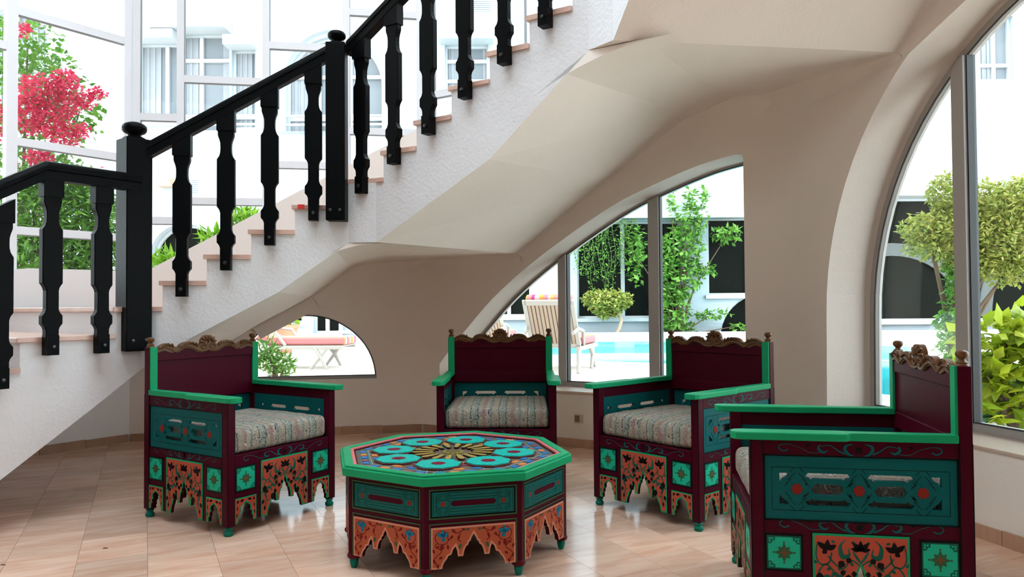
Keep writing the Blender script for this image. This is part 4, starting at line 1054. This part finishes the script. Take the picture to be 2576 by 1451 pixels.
pm = MB(); pm.prism([[(-.030, .012), (0, -.004), (.030, .012), (.012, .028), (-.012, .028)]], 0.06, tz1, (Vector((0, -BRd, 0)), Vector((1, 0, 0)), Vector((0, 1, 0)), Z3)); post_me = pm.mesh('corner_post', MAROON)
fm = MB(); fm.lathe([(1e-4, .0), (.013, 0), (.017, .010), (.022, .030), (.022, .042), (.018, .050)], 16); tf_me = fm.mesh('turned_foot', paint('paint_teal_green', (.006, .17, .12)), 40)
cm = MB(); cm.lathe([(1e-4, .048), (.030, .050), (.034, .056), (.034, .066), (.026, .076), (1e-4, .077)], 16); col_me = cm.mesh('foot_collar', paint('paint_wine_dark', (0.085, 0.006, 0.012)), 40)
for i in range(8):
    a = A8 + R(45 * i + 22.5); M = Matrix.Rotation(a + R(90), 4, 'Z')
    o = child('side_board', side_me, tab, M)
    p = child('frieze_panel', teal_me, o); child('panel_ground', back_me, o); child('panel_moulding', ring1, o); child('panel_moulding', ring2, o)
    child('cartouche', car_me, o); [child('frieze_star', q_, o) for q_ in st_mes]; child('scored_lines', sc_me, o)
    p = child('arch_panel', ap_me, tab, M); child('panel_field', fi_me, p); child('painted_vine', vine_me, p); child('painted_lily', lily_me, p); child('painted_leaf', ol_me, p)
    M2 = Matrix.Rotation(A8 + R(45 * i) + R(90), 4, 'Z'); q = child('corner_post', post_me, tab, M2); child('turned_foot', tf_me, q, Matrix.Translation((0, -.585, 0))); child('foot_collar', col_me, q, Matrix.Translation((0, -.585, 0)))

# ================================================================ small things indoors
fr = frame_out(2); u0, v0 = on_frame(1456, 1053, fr)
sk = tag(empty('wall_socket', fr[0] + fr[1] * u0 + Z3 * v0, -TH[2]), 'cream wall socket low on the white wall above the skirting', 'socket')
m = MB(); m.box(-.045, .045, -.008, 0, -.04, .04); m.build('cover_plate', mat('socket_cream', (.62, .52, .42), .5), sk, bevel=.003)
m = MB(); m.box(-.036, .012, -.011, -.008, -.03, .03); m.build('socket_face', mat('socket_olive', (.20, .16, .09), .5), sk, bevel=.002)
for px, py, rz, lab_ in ((265, 1380, .3, 'tiny curled dry leaf on the marble floor, closest to the armchair beside the staircase'), (7, 1422, .1, 'tiny curled dry leaf on the marble floor, farthest from the armchairs')):
    p = at_z(px, py, 0.0)
    m = MB(); m.tube([(-.012, 0, .0025), (-.003, .003, .004), (.012, .001, .0025)], [.0015, .0025, .0015], 6)
    o = m.build('dry_leaf', mat('dry_leaf', (.06, .02, .015), .8)); o.location = p; o.rotation_euler = (0, 0, rz)
    tag(o, lab_, 'leaf', 'dry leaf scraps on the floor')
# ================================================================ outdoors
GZ = 0.35
DECK = mat('deck_stone', (0.70, 0.62, 0.55), 0.8, var=0.06, vscale=1.5)
foot = [(CO[i].x + nrm(TH[i]).x * .0, CO[i].y) for i in range(3)]
def outp(p, k, d): q = Vector(p) + nrm(TH[k]) * d; return (q.x, q.y)
room = [(P0e.x - .40, P0e.y), outp(P0e, 0, .40)]
room = [(-6.6, -3.42), (P3e.x + .42, -3.42)] + [outp(P3e, 3, .42)] + [((CO[2] + (nrm(TH[2]) + nrm(TH[3])).normalized() * .44).x, (CO[2] + (nrm(TH[2]) + nrm(TH[3])).normalized() * .44).y),
        ((CO[1] + (nrm(TH[1]) + nrm(TH[2])).normalized() * .44).x, (CO[1] + (nrm(TH[1]) + nrm(TH[2])).normalized() * .44).y), ((CO[0] + (nrm(TH[0]) + nrm(TH[1])).normalized() * .44).x, (CO[0] + (nrm(TH[0]) + nrm(TH[1])).normalized() * .44).y), outp(P0e, 0, .42), (-6.6, P0e.y)]
pool = smooth2([(.6, 13.2), (1.5, 12.2), (2.5, 11.6), (3.2, 9.8), (3.7, 7.6), (4.25, 7.6), (4.9, 9.0), (6.2, 11.6), (8.3, 15.2), (8.2, 16.4), (5.5, 18.6), (2.6, 19.3), (.9, 18.8), (.3, 15.8), (.6, 13.2)], 5)[:-1]
m = MB(); m.prism([[(-26, -8), (24, -8), (24, 24), (-26, 24)], room, pool], -.2, 0, (Vector((0, 0, GZ)), Vector((1, 0, 0)), Vector((0, 1, 0)), Z3)); tag(m.build('pool_deck', DECK), kind='structure')
m = MB(); m.prism([[( -9.4, -3.42), (room[0][0], -3.42), (room[-1][0], room[-1][1]), (-9.4, room[-1][1])]], -.2, 0, (Vector((0, 0, GZ)), Vector((1, 0, 0)), Vector((0, 1, 0)), Z3))
pl_ = tag(empty('swimming_pool', (3, 14, 0)), 'free-form swimming pool with turquoise water outside the windows', 'pool')
def rel(poly): return [(x - 3, y - 14) for x, y in poly]
HP = (Vector((0, 0, 0)), Vector((1, 0, 0)), Vector((0, 1, 0)), Z3)
m = MB(); m.prism([rel(offset_poly(pool, -.28)), rel(pool)], GZ, GZ + .03, HP); m.build('coping', mat('coping_white', (.80, .76, .70), .7), pl_)
m = MB(); m.prism([rel(offset_poly(pool, -.02))], -1.2, -1.1, HP); m.build('basin', mat('pool_tile', (.05, .50, .58), .5), pl_)
m = MB(); m.prism([rel(offset_poly(pool, -.02)), rel(pool)], -1.1, GZ, HP); m.build('basin_wall', mat('pool_tile_wall', (.10, .58, .66), .5), pl_)
wm, N_, Lk, b_ = new_mat('pool_water'); b_.inputs['Base Color'].default_value = (.03, .46, .52, 1); b_.inputs['Roughness'].default_value = .05; b_.inputs['Specular IOR Level'].default_value = .35
nz = N_.new('ShaderNodeTexNoise'); nz.inputs['Scale'].default_value = 3; bp_ = N_.new('ShaderNodeBump'); bp_.inputs['Strength'].default_value = .15; tcn = N_.new('ShaderNodeTexCoord'); Lk.new(tcn.outputs['Object'], nz.inputs['Vector']); Lk.new(nz.outputs['Fac'], bp_.inputs['Height']); Lk.new(bp_.outputs['Normal'], b_.inputs['Normal'])
m = MB(); m.prism([rel(offset_poly(pool, -.01))], GZ - .16, GZ - .15, HP); m.build('water', wm, pl_)

# ---------------------------------------------------------------- hotel wing across the court
FY = 20.5
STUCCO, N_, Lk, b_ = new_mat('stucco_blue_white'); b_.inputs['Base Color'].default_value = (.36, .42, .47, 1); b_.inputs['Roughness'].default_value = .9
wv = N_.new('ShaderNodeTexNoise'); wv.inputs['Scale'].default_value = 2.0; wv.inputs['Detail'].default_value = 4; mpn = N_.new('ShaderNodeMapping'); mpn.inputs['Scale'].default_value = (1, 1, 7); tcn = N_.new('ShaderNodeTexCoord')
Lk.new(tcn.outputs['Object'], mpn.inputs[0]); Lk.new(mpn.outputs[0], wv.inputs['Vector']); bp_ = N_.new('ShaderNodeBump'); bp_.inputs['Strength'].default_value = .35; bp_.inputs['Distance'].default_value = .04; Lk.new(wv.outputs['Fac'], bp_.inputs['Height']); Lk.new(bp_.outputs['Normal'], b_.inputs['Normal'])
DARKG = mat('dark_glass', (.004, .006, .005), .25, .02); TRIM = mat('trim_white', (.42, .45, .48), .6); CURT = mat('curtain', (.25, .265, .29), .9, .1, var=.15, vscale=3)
PALEG = mat('pale_glass', (.17, .19, .21), .2, .05)
hot = tag(empty('hotel_building', (0, FY, 0)), 'white stuccoed hotel wing with arched and rectangular windows across the pool court', 'building')
FF = (Vector((0, 0, 0)), Vector((1, 0, 0)), Z3, Vector((0, -1, 0)))
fx = lambda px: at_y(px, 700, FY).x
fz = lambda py, px=1288: at_y(px, py, FY).z
def arch_win(xc, hw_, z0, zs, n=20): return [(xc - hw_, z0), (xc + hw_, z0)] + [(xc + hw_ * math.cos(PI * i / n), zs + hw_ * math.sin(PI * i / n)) for i in range(n + 1)]
wins = []   # (poly, mullion xs, transom zs, glass, curtains)
def rw(p0, p1, y0, y1, mull=(), trans=(), gl=DARKG, cur=False):
    c = (p0 + p1) / 2
    wins.append((rect(fx(p0), fx(p1), fz(y1, c), fz(y0, c)), [fx(q) for q in mull], [fz(q, c) for q in trans], gl, cur))
rw(1452, 1716, 556, 800, (1569, 1650)); rw(1782, 1960, 547, 742, (1885,)); rw(1225, 1337, 560, 796, (1280,))
rw(2200, 2690, 497, 806, ())
rw(736, 760, 640, 812); rw(788, 854, 640, 838, (820,)); rw(862, 900, 640, 830); rw(640, 700, 640, 830)
rw(343, 447, 108, 288, (413,), (), PALEG, True); rw(452, 576, 84, 330, (500,), (148, 296), PALEG, True); rw(582, 642, 124, 322, (), (292,), PALEG, True)
rw(1122, 1232, 112, 245, (1176,), (150, 200), PALEG, True); rw(2478, 2562, 40, 200, (2520,), (160,), PALEG, True)
rw(-160, -60, 60, 330, (), (), PALEG, True)
def aw(pc, pr, ytop, ybot, gl=PALEG, mull=(), trans=(), cur=True):
    xc = fx(pc); hw_ = (fx(pc + pr) - fx(pc - pr)) / 2; zt = fz(ytop, pc); wins.append((arch_win(xc, hw_, fz(ybot, pc), zt - hw_), [fx(q) for q in mull], [fz(q, pc) for q in trans], gl, cur))
aw(843, 122, 92, 332, PALEG, (800, 880), (190, 296)); aw(470, 88, 566, 760, DARKG, (440,), (), False); aw(30, 96, 30, 330, PALEG, (30,), (), True); aw(1920, 110, 792, 846, DARKG, (), (), False)
wins[-1] = (arch_win(fx(1925), 1.25, .36, .36), [], [], DARKG, False)
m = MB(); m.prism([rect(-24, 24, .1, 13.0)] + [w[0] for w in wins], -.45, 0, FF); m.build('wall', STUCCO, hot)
for poly, mx_, tz_, gl, cur in wins:
    x0, x1 = min(p[0] for p in poly), max(p[0] for p in poly); z0, z1 = min(p[1] for p in poly), max(p[1] for p in poly)
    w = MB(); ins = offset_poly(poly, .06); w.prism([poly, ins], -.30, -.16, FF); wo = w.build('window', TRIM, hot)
    g = MB(); g.prism([ins], -.26, -.24, FF); g.build('pane', gl, wo)
    for x in mx_: q = MB(); q.prism([clip_poly(ins, x - .05, x + .05)], -.26, -.15, FF); q.build('mullion', TRIM, wo)
    for z in tz_: q = MB(); q.prism([rect(x0 + .05, x1 - .05, z - .05, z + .05)], -.26, -.157, FF); q.build('transom', TRIM, wo)
    if cur:
        q = MB(); n = int((x1 - x0) / .09)
        for i in range(n):
            xa = x0 + .08 + (x1 - x0 - .16) * i / n; xb = x0 + .08 + (x1 - x0 - .16) * (i + 1) / n
            if (i // 6) % 3 == 1: continue
            q.prism([clip_poly(ins, xa, xb)], -.235 + .012 * (i % 2), -.225 + .02 * (i % 2), FF)
        q.build('curtain', CURT, wo)
    if z0 < 2 and z1 > 1.5 and z0 > .4: q = MB(); q.prism([rect(x0 - .1, x1 + .1, z0 - .09, z0)], 0, .12, FF); q.build('window_sill', TRIM, wo)
# arched mouldings, ledges, rails
def moulding(pc, pr0, pr1, ytop, ybot):
    xc = fx(pc); r0 = (fx(pc + pr0) - fx(pc - pr0)) / 2; r1 = (fx(pc + pr1) - fx(pc - pr1)) / 2; zt = fz(ytop, pc); zs = zt - r1
    a = arch_win(xc, r1, fz(ybot, pc), zs); b2 = arch_win(xc, r0, fz(ybot, pc) - .001, zs)
    m = MB(); m.prism([a, b2], 0, .16, FF); return m
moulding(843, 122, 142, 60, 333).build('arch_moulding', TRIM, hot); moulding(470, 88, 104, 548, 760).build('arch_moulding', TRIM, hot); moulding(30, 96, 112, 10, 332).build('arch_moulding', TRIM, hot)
for (p0, p1, y0, y1, d) in ((1300, 2060, 535, 552, .45), (2200, 2700, 482, 497, .5), (325, 452, 88, 110, .5), (395, 582, 58, 86, .6), (576, 650, 102, 126, .5), (1110, 1245, 92, 112, .5)):
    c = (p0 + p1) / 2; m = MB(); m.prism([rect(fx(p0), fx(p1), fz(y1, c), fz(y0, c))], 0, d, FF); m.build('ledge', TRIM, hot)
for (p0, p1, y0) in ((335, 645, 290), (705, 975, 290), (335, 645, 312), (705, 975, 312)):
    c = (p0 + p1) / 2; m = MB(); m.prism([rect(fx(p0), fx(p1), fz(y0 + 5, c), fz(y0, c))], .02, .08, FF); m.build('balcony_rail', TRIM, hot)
m = MB()
for i in range(8): z = fz(452 + 5 * i, 488); m.prism([rect(fx(478), fx(498), z - .02, z)], 0, .04, FF)
m.build('vent_louvre', mat('louvre', (.45, .46, .48), .6), hot)
m = MB()
for i in range(6): z = fz(2 + 5 * i, 1215); m.prism([rect(fx(1190), fx(1240), z - .02, z)], 0, .04, FF)
m.build('vent_louvre', mat('louvre', (.45, .46, .48), .6), hot)
m = MB(); m.prism([rect(fx(405), fx(440), fz(472, 420), fz(452, 420))], 0, .3, FF); m.build('wall_lamp', mat('lamp_tan', (.45, .30, .2), .6), hot)
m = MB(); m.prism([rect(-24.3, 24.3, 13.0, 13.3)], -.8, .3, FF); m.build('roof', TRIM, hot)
# white arch ribs inside the glazed corner
for (pc, pr, yt) in ((2250, 210, 610), (2640, 170, 560)):
    xc = fx(pc); r1 = (fx(pc + pr) - fx(pc - pr)) / 2; m = MB(); m.prism([arch_win(xc, r1, .9, fz(yt, pc) - r1 * .55) if False else [(xc + r1 * math.cos(PI * i / 24), .9 + (fz(yt, pc) - .9) * math.sin(PI * i / 24)) for i in range(25)] + [(xc + (r1 - .35) * math.cos(PI * i / 24), .9 + (fz(yt, pc) - 1.25) * math.sin(PI * i / 24)) for i in range(24, -1, -1)]], -.20, -.14, FF); m.build('arch_rib', mat('rib_grey', (.07, .08, .082), .7), hot)
# low planter along the far pool side
pb = tag(empty('planter', (0, 19.75, GZ)), 'low white planter wall along the far edge of the pool', 'planter')
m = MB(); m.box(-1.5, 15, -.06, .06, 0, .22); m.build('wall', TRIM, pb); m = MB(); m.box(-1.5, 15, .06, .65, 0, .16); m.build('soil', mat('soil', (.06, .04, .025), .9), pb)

# ---------------------------------------------------------------- plants
def leaf_cloud(mb, n, pos, size, rr, droop=.3, aspect=.5, flat=.0):
    for _ in range(n):
        p = Vector(pos(rr)); L_ = size * rr.uniform(.6, 1.25)
        d = Vector((rr.gauss(0, 1), rr.gauss(0, 1), rr.gauss(0, .7) - droop)).normalized()
        s = d.cross(Vector((rr.gauss(0, .5), rr.gauss(0, .5), 1))).normalized(); w = L_ * aspect * .5
        nn = d.cross(s).normalized()
        mb.add([p, p + d * L_ * .45 + s * w + nn * L_ * .06, p + d * L_, p + d * L_ * .45 - s * w + nn * L_ * .06, p + d * L_ * .5 - nn * L_ * .04],
               [(0, 1, 4), (1, 2, 4), (2, 3, 4), (3, 0, 4)])
def blob(c, r):
    def f(rr):
        while True:
            v = Vector((rr.uniform(-1, 1), rr.uniform(-1, 1), rr.uniform(-1, 1)))
            if .25 < v.length < 1: break
        return Vector(c) + Vector((v.x * r[0], v.y * r[1], v.z * r[2]))
    return f
def shrub(name, label, cat, base, blobs, size, mt, n, stems=True, seed=1, droop=.2, aspect=.45, group=None, stem_mat=None, branches=()):
    base = Vector(base); root = tag(empty(name, base), label, cat, group); rr = random.Random(seed)
    tot = sum(r[0] * r[2] for _, r in blobs); mb = MB()
    for c, r in blobs: leaf_cloud(mb, int(n * r[0] * r[2] / tot) + 1, blob(Vector(c) - base, r), size, rr, droop, aspect)
    me = bpy.data.meshes.new('foliage'); me.from_pydata(mb.v, [], mb.f); me.materials.append(mt)
    o = child('foliage', me, root); o['kind'] = 'stuff'
    sm = stem_mat or mat('bark', (.10, .065, .04), .85, bump=.4, bscale=20)
    if stems:
        st = MB()
        for c, r in blobs:
            q = Vector(c) - base; mid = Vector((q.x * .35 + rr.uniform(-.05, .05), q.y * .35, q.z * .5))
            st.tube([(0, 0, 0), mid, q], [.03, .022, .008], 6)
        st.build('branches', sm, root)
    return root
def px3(px, py, y): return at_y(px, py, y)
def vblob(px, py, y, rx, rz, ry=None):
    s = y / FPX; return (px3(px, py, y), (rx * s, (ry if ry is not None else (rx + rz) / 2) * s, rz * s))
LG = leaf_mat('leaf_green', (.05, .17, .015), (.17, .36, .05)); LY = leaf_mat('leaf_lime', (.20, .32, .01), (.48, .52, .04), .45); LD = leaf_mat('leaf_dark', (.015, .07, .015), (.06, .20, .03))
LO = leaf_mat('leaf_golden', (.17, .25, .03), (.42, .40, .10), .4); LB_ = leaf_mat('leaf_bright', (.10, .32, .01), (.32, .50, .04), .5); PK = leaf_mat('bract_pink', (.55, .025, .09), (.80, .09, .20), .4)
def gnd(px, y): p = at_y(px, 768, y); return Vector((p.x, p.y, GZ))
# bougainvillea outside the left glass
by = 8.9
bo = shrub('bougainvillea', 'bougainvillea with masses of pink flowers climbing outside the glass', 'bougainvillea', gnd(60, by), [vblob(90, 190, by, 110, 70), vblob(150, 240, by, 90, 60), vblob(70, 110, by, 90, 90), vblob(100, 330, by, 110, 90), vblob(200, 280, by, 60, 70), vblob(60, 430, by, 100, 70), vblob(170, 450, by, 70, 60), vblob(-40, 250, by, 80, 180)], .085, LG, 2600, seed=3, aspect=.75, stem_mat=mat('bark_grey', (.16, .12, .10), .85))
rr = random.Random(9)
for (cx_, cy_, rx, rz, n) in ((100, 230, 62, 45, 420), (160, 210, 40, 36, 240), (70, 290, 48, 50, 340), (130, 300, 50, 46, 320), (180, 262, 30, 30, 120), (215, 250, 26, 26, 90), (245, 235, 22, 16, 60), (160, 345, 48, 30, 200), (100, 395, 40, 24, 150), (55, 75, 22, 22, 60), (205, 330, 22, 20, 60), (40, 430, 26, 18, 60), (-10, 300, 40, 60, 200), (262, 470, 14, 50, 60)):
    c, r = vblob(cx_, cy_, by - .45, rx, rz); m = MB(); leaf_cloud(m, int(n * 1.7), blob(c - bo.location, (r[0], r[1] * .7, r[2])), .042, rr, 0, 1.0)
    me = bpy.data.meshes.new('flower_cluster'); me.from_pydata(m.v, [], m.f); me.materials.append(PK); child('flower_cluster', me, bo)
ly = 8.3
shrub('hedge_shrub', 'dense green shrub below the bougainvillea outside the glass', 'shrub', gnd(140, ly), [vblob(80, 520, ly, 90, 80), vblob(200, 540, ly, 90, 90), vblob(120, 620, ly, 120, 80), vblob(240, 640, ly, 70, 60), vblob(20, 640, ly, 60, 80), vblob(150, 700, ly, 150, 60), vblob(250, 560, ly, 60, 90), vblob(60, 470, ly, 70, 60), vblob(200, 480, ly, 80, 50)], .12, LG, 5200, seed=5, aspect=.35)
oy = 9.6
for i, (px, py, rx, rz, mt, lab, sd) in enumerate(((425, 668, 60, 34, LB_, 'bright lime oleander nearest the newel post behind the stair', 11), (545, 625, 40, 46, LB_, 'tall spiky lime shrub behind the middle balusters', 12), (615, 575, 34, 50, LB_, 'slender oleander shoots above the sloping parapet', 13))):
    shrub('oleander', lab, 'shrub', gnd(px, oy), [vblob(px, py, oy, rx, rz), vblob(px - 20, py + 70, oy, rx, 50), vblob(px + 25, py + 60, oy, rx * .8, 50)], .17, mt, 1100, seed=sd, aspect=.20, droop=-.5, group='oleanders outside the stair glass')
# small oleander and pot in the half-moon view
shrub('oleander', 'small grassy oleander at the foot of the half-round window', 'shrub', gnd(695, 9.0), [vblob(690, 915, 9.0, 44, 34), vblob(670, 890, 9.0, 24, 40), vblob(715, 925, 9.0, 30, 24)], .13, LG, 380, seed=21, aspect=.17, droop=-.6)
pot = tag(empty('potted_succulent', gnd(712, 15.5)), 'leafy succulent in a round terracotta pot behind the sun lounger', 'potted plant')
m = MB(); m.lathe([(1e-4, 0), (.16, 0), (.20, .10), (.24, .30), (.30, .50), (.33, .52), (.33, .58), (.28, .58), (.26, .5), (1e-4, .48)], 20); m.build('pot', mat('terracotta', (.52, .24, .15), .8), pot, smooth=35)
rr = random.Random(31); m = MB(); leaf_cloud(m, 120, blob((0, 0, .75), (.34, .3, .22)), .20, rr, -.3, .5); me = bpy.data.meshes.new('foliage'); me.from_pydata(m.v, [], m.f); me.materials.append(LB_); o = child('foliage', me, pot); o['kind'] = 'stuff'
shrub('creeper', 'dark creeper beside the terracotta pot', 'plant', gnd(668, 15.0), [vblob(668, 815, 15, 26, 26), vblob(690, 800, 15, 30, 14)], .10, LG, 200, seed=33, aspect=.6)
# across the pool
ty = 19.9
tp_ = shrub('topiary_tree', 'small golden-green topiary tree with a leaning trunk beyond the pool', 'tree', gnd(1548, ty), [vblob(1530, 757, ty, 62, 30), vblob(1490, 750, ty, 26, 20), vblob(1562, 756, ty, 30, 24), vblob(1530, 780, ty, 40, 20), vblob(1530, 755, ty, 40, 20)], .12, LO, 3000, seed=41, aspect=.5, stems=False)
tk = MB(); tk.tube([(0, 0, 0), (-.02, 0, .12), (.10, 0, .3), (.16, 0, .55), (.02, 0, .85)], [.07, .06, .055, .05, .03], 8); tk.build('trunk', mat('bark_pale', (.42, .30, .22), .85), tp_, smooth=60)
cy2 = 20.1
shrub('climbing_shrub', 'tall leafy climbing shrub against the white pilaster beyond the pool', 'shrub', gnd(1705, cy2), [vblob(1690, 780, cy2, 50, 60), vblob(1705, 700, cy2, 56, 60), vblob(1715, 620, cy2, 60, 50), vblob(1735, 560, cy2, 46, 46), vblob(1740, 510, cy2, 14, 40), vblob(1772, 680, cy2, 30, 20), vblob(1790, 790, cy2, 50, 10), vblob(1830, 590, cy2, 40, 22), vblob(1668, 650, cy2, 30, 60), vblob(1700, 830, cy2, 56, 26), vblob(1690, 515, cy2, 10, 36), vblob(1770, 500, cy2, 10, 30), vblob(1600, 640, cy2, 22, 80), vblob(1855, 820, cy2, 20, 10)], .17, LG, 3200, seed=43, aspect=.55)
vy = 20.2
vr_ = tag(empty('hanging_vine', px3(1520, 560, vy)), 'thin green vines hanging down in front of the dark hotel window', 'vine'); rr = random.Random(47)
m = MB(); st = MB()
for i in range(15):
    px = 1446 + i * 10 + rr.uniform(-4, 4); top_ = px3(px, 552, vy) - vr_.location; L_ = rr.uniform(.8, 2.0)
    pts = [top_ + Vector((math.sin(j * 1.1 + i) * .05, -.05, -L_ * j / 8)) for j in range(9)]; st.tube(pts, .006, 4)
    for p in pts: leaf_cloud(m, 9, blob(p, (.10, .06, .14)), .09, rr, .3, .5)
me = bpy.data.meshes.new('foliage'); me.from_pydata(m.v, [], m.f); me.materials.append(LG); o = child('foliage', me, vr_); o['kind'] = 'stuff'; st.build('stems', mat('stem_green', (.08, .14, .04), .8), vr_)
# right-hand window
ry_ = 9.2
shrub('shade_tree', 'broad tree with pale golden-green crown outside the tall arched window', 'tree', gnd(2395, ry_), [vblob(2395, 485, ry_, 62, 55), vblob(2335, 575, ry_, 72, 45), vblob(2420, 570, ry_, 90, 70), vblob(2500, 520, ry_, 85, 70), vblob(2580, 505, ry_, 80, 65), vblob(2500, 610, ry_, 90, 70), vblob(2590, 610, ry_, 80, 70), vblob(2340, 620, ry_, 66, 34), vblob(2440, 650, ry_, 80, 50), vblob(2530, 680, ry_, 70, 40)], .075, LO, 13000, seed=51, aspect=.5)
shrub('climbing_ivy', 'ivy growing up the trunk of the shade tree', 'ivy', gnd(2400, ry_ - .1), [vblob(2405, 740, ry_ - .1, 26, 60), vblob(2390, 810, ry_ - .1, 30, 50), vblob(2400, 690, ry_ - .1, 20, 40), vblob(2395, 870, ry_ - .1, 40, 40)], .09, LG, 700, seed=53, aspect=.6)
bsh = 5.6
rtp = gnd(2545, bsh)
shrub('broadleaf_bush', 'lime-green broad-leaved bush pressed close behind the tall arched window', 'bush', rtp, [vblob(2530, 860, bsh, 85, 60), vblob(2600, 830, bsh, 80, 70), vblob(2480, 930, bsh, 60, 50), vblob(2560, 950, bsh, 80, 60), vblob(2500, 1010, bsh, 70, 50), vblob(2600, 1010, bsh, 70, 60), vblob(2420, 860, bsh, 40, 40), vblob(2640, 930, bsh, 60, 90)], .17, LY, 620, seed=57, aspect=.62, droop=.1)
shrub('dark_undergrowth', 'dark green undergrowth beneath the lime-green bush', 'bush', gnd(2555, bsh + .5), [vblob(2540, 1040, bsh + .5, 120, 50), vblob(2560, 980, bsh + .5, 110, 60)], .14, LD, 420, seed=59, aspect=.6)

# ---------------------------------------------------------------- sun loungers
PLAS = mat('white_plastic', (.40, .375, .35), .5, .2)
stp, N_, Lk, b_ = new_mat('striped_cushion'); b_.inputs['Roughness'].default_value = .8
tcn = N_.new('ShaderNodeTexCoord'); sx2 = N_.new('ShaderNodeSeparateXYZ'); Lk.new(tcn.outputs['Object'], sx2.inputs[0]); mu_ = N_.new('ShaderNodeMath'); mu_.operation = 'MULTIPLY'; mu_.inputs[1].default_value = 2.6; Lk.new(sx2.outputs['Y'], mu_.inputs[0]); fr_ = N_.new('ShaderNodeMath'); fr_.operation = 'FRACT'; Lk.new(mu_.outputs[0], fr_.inputs[0])
rmp = N_.new('ShaderNodeValToRGB'); rmp.color_ramp.interpolation = 'CONSTANT'; el = rmp.color_ramp.elements
cl = [(0, (.52, .17, .18)), (.18, (.62, .26, .03)), (.32, (.60, .38, .36)), (.5, (.42, .03, .14)), (.62, (.55, .20, .17)), (.8, (.62, .30, .04)), (.9, (.62, .42, .38))]
el[0].color = (*cl[0][1], 1); el[1].position = cl[1][0]; el[1].color = (*cl[1][1], 1)
for p, c in cl[2:]: e = el.new(p); e.color = (*c, 1)
Lk.new(fr_.outputs[0], rmp.inputs[0]); Lk.new(rmp.outputs[0], b_.inputs['Base Color'])
def lounger(loc, rz, ang, label):
    """head at x=0, foot towards +x"""
    t = tag(empty('sun_lounger', loc, rz), label, 'sun lounger', 'sun loungers on the pool deck')
    Ls, hw_, zs, lb = 1.95, .34, .36, .78
    for e in (-1, 1):
        m = MB(); m.box(lb * .9, Ls, e * hw_ - .03, e * hw_ + .03, zs - .06, zs); m.build('side_rail', PLAS, t, bevel=.01)
        for (xa, xb) in ((lb * .9 + .05, lb * .9 - .12), (Ls - .45, Ls - .25)):
            m = MB(); m.tube([(xa, e * hw_, zs - .03), ((xa + xb) / 2, e * (hw_ + .02), zs * .55), (xb, e * (hw_ + .03), 0)], [.035, .032, .026], 8); m.build('leg', PLAS, t, smooth=60)
        m = MB(); m.tube([(Ls - .25, e * hw_, zs - .03), (Ls - .36, e * (hw_ + .02), zs * .5), (Ls - .5, e * (hw_ + .03), 0)], [.03, .03, .024], 8); m.build('leg', PLAS, t, smooth=60)
        m = MB(); m.tube([(lb * .55, e * hw_, zs + .20), (lb * .75, e * (hw_ + .03), zs + .26), (lb * 1.15, e * (hw_ + .03), zs + .22), (lb * 1.35, e * hw_, zs)], .026, 8); m.build('arm', PLAS, t, smooth=60)
    m = MB()
    m.box(lb, Ls, -hw_, hw_, zs - .02, zs); m.build('seat', PLAS, t, bevel=.01)
    Mb = Matrix.Translation((lb, 0, zs)) @ Matrix.Rotation(PI - ang, 4, 'Y') if False else Matrix.Translation((lb, 0, zs)) @ Matrix.Rotation(ang, 4, 'Y')
    bk = empty('backrest', (0, 0, 0), 0, t); bk.matrix_local = Mb
    m = MB(); m.box(-lb, -lb + .08, -hw_, hw_, -.03, .01); m.box(-.06, 0, -hw_, hw_, -.03, .01)
    for e in (-1, 1): m.box(-lb, 0, e * hw_ - .03, e * hw_ + .03, -.03, .01)
    m.build('frame', PLAS, bk, bevel=.008)
    sl = MB(); sl.box(-lb + .07, -.05, -.021, .021, -.02, .005); slm = sl.mesh('slat', mat('beige_plastic', (.36, .28, .22), .5, .2))
    for i in range(11): child('slat', slm, bk, Matrix.Translation((0, -.28 + .056 * i, 0)))
    q = MB(); q.box(-lb - .03, .02, -hw_ + .01, hw_ - .01, .012, .115); q.build('cushion', stp, bk, bevel=.03)
    q = MB(); q.box(lb - .03, Ls + .02, -hw_ + .01, hw_ - .01, zs + .004, zs + .125); q.build('cushion', stp, t, bevel=.03)
    return t
gp = lambda px, py: at_z(px, py, GZ)
p = gp(760, 927); lounger((p.x - 1.25, p.y + .3, GZ), R(-4), R(24), 'striped sun lounger seen through the half-round window')
p = gp(1372, 950); lounger((p.x - .05, p.y + .15, GZ), R(72), R(58), 'sun lounger with raised slatted back standing close to the quarter-arch window')
p = gp(1300, 925); lounger((p.x - .65, p.y + 1.2, GZ), R(80), R(40), 'sun lounger behind the slatted one, with a low striped back')
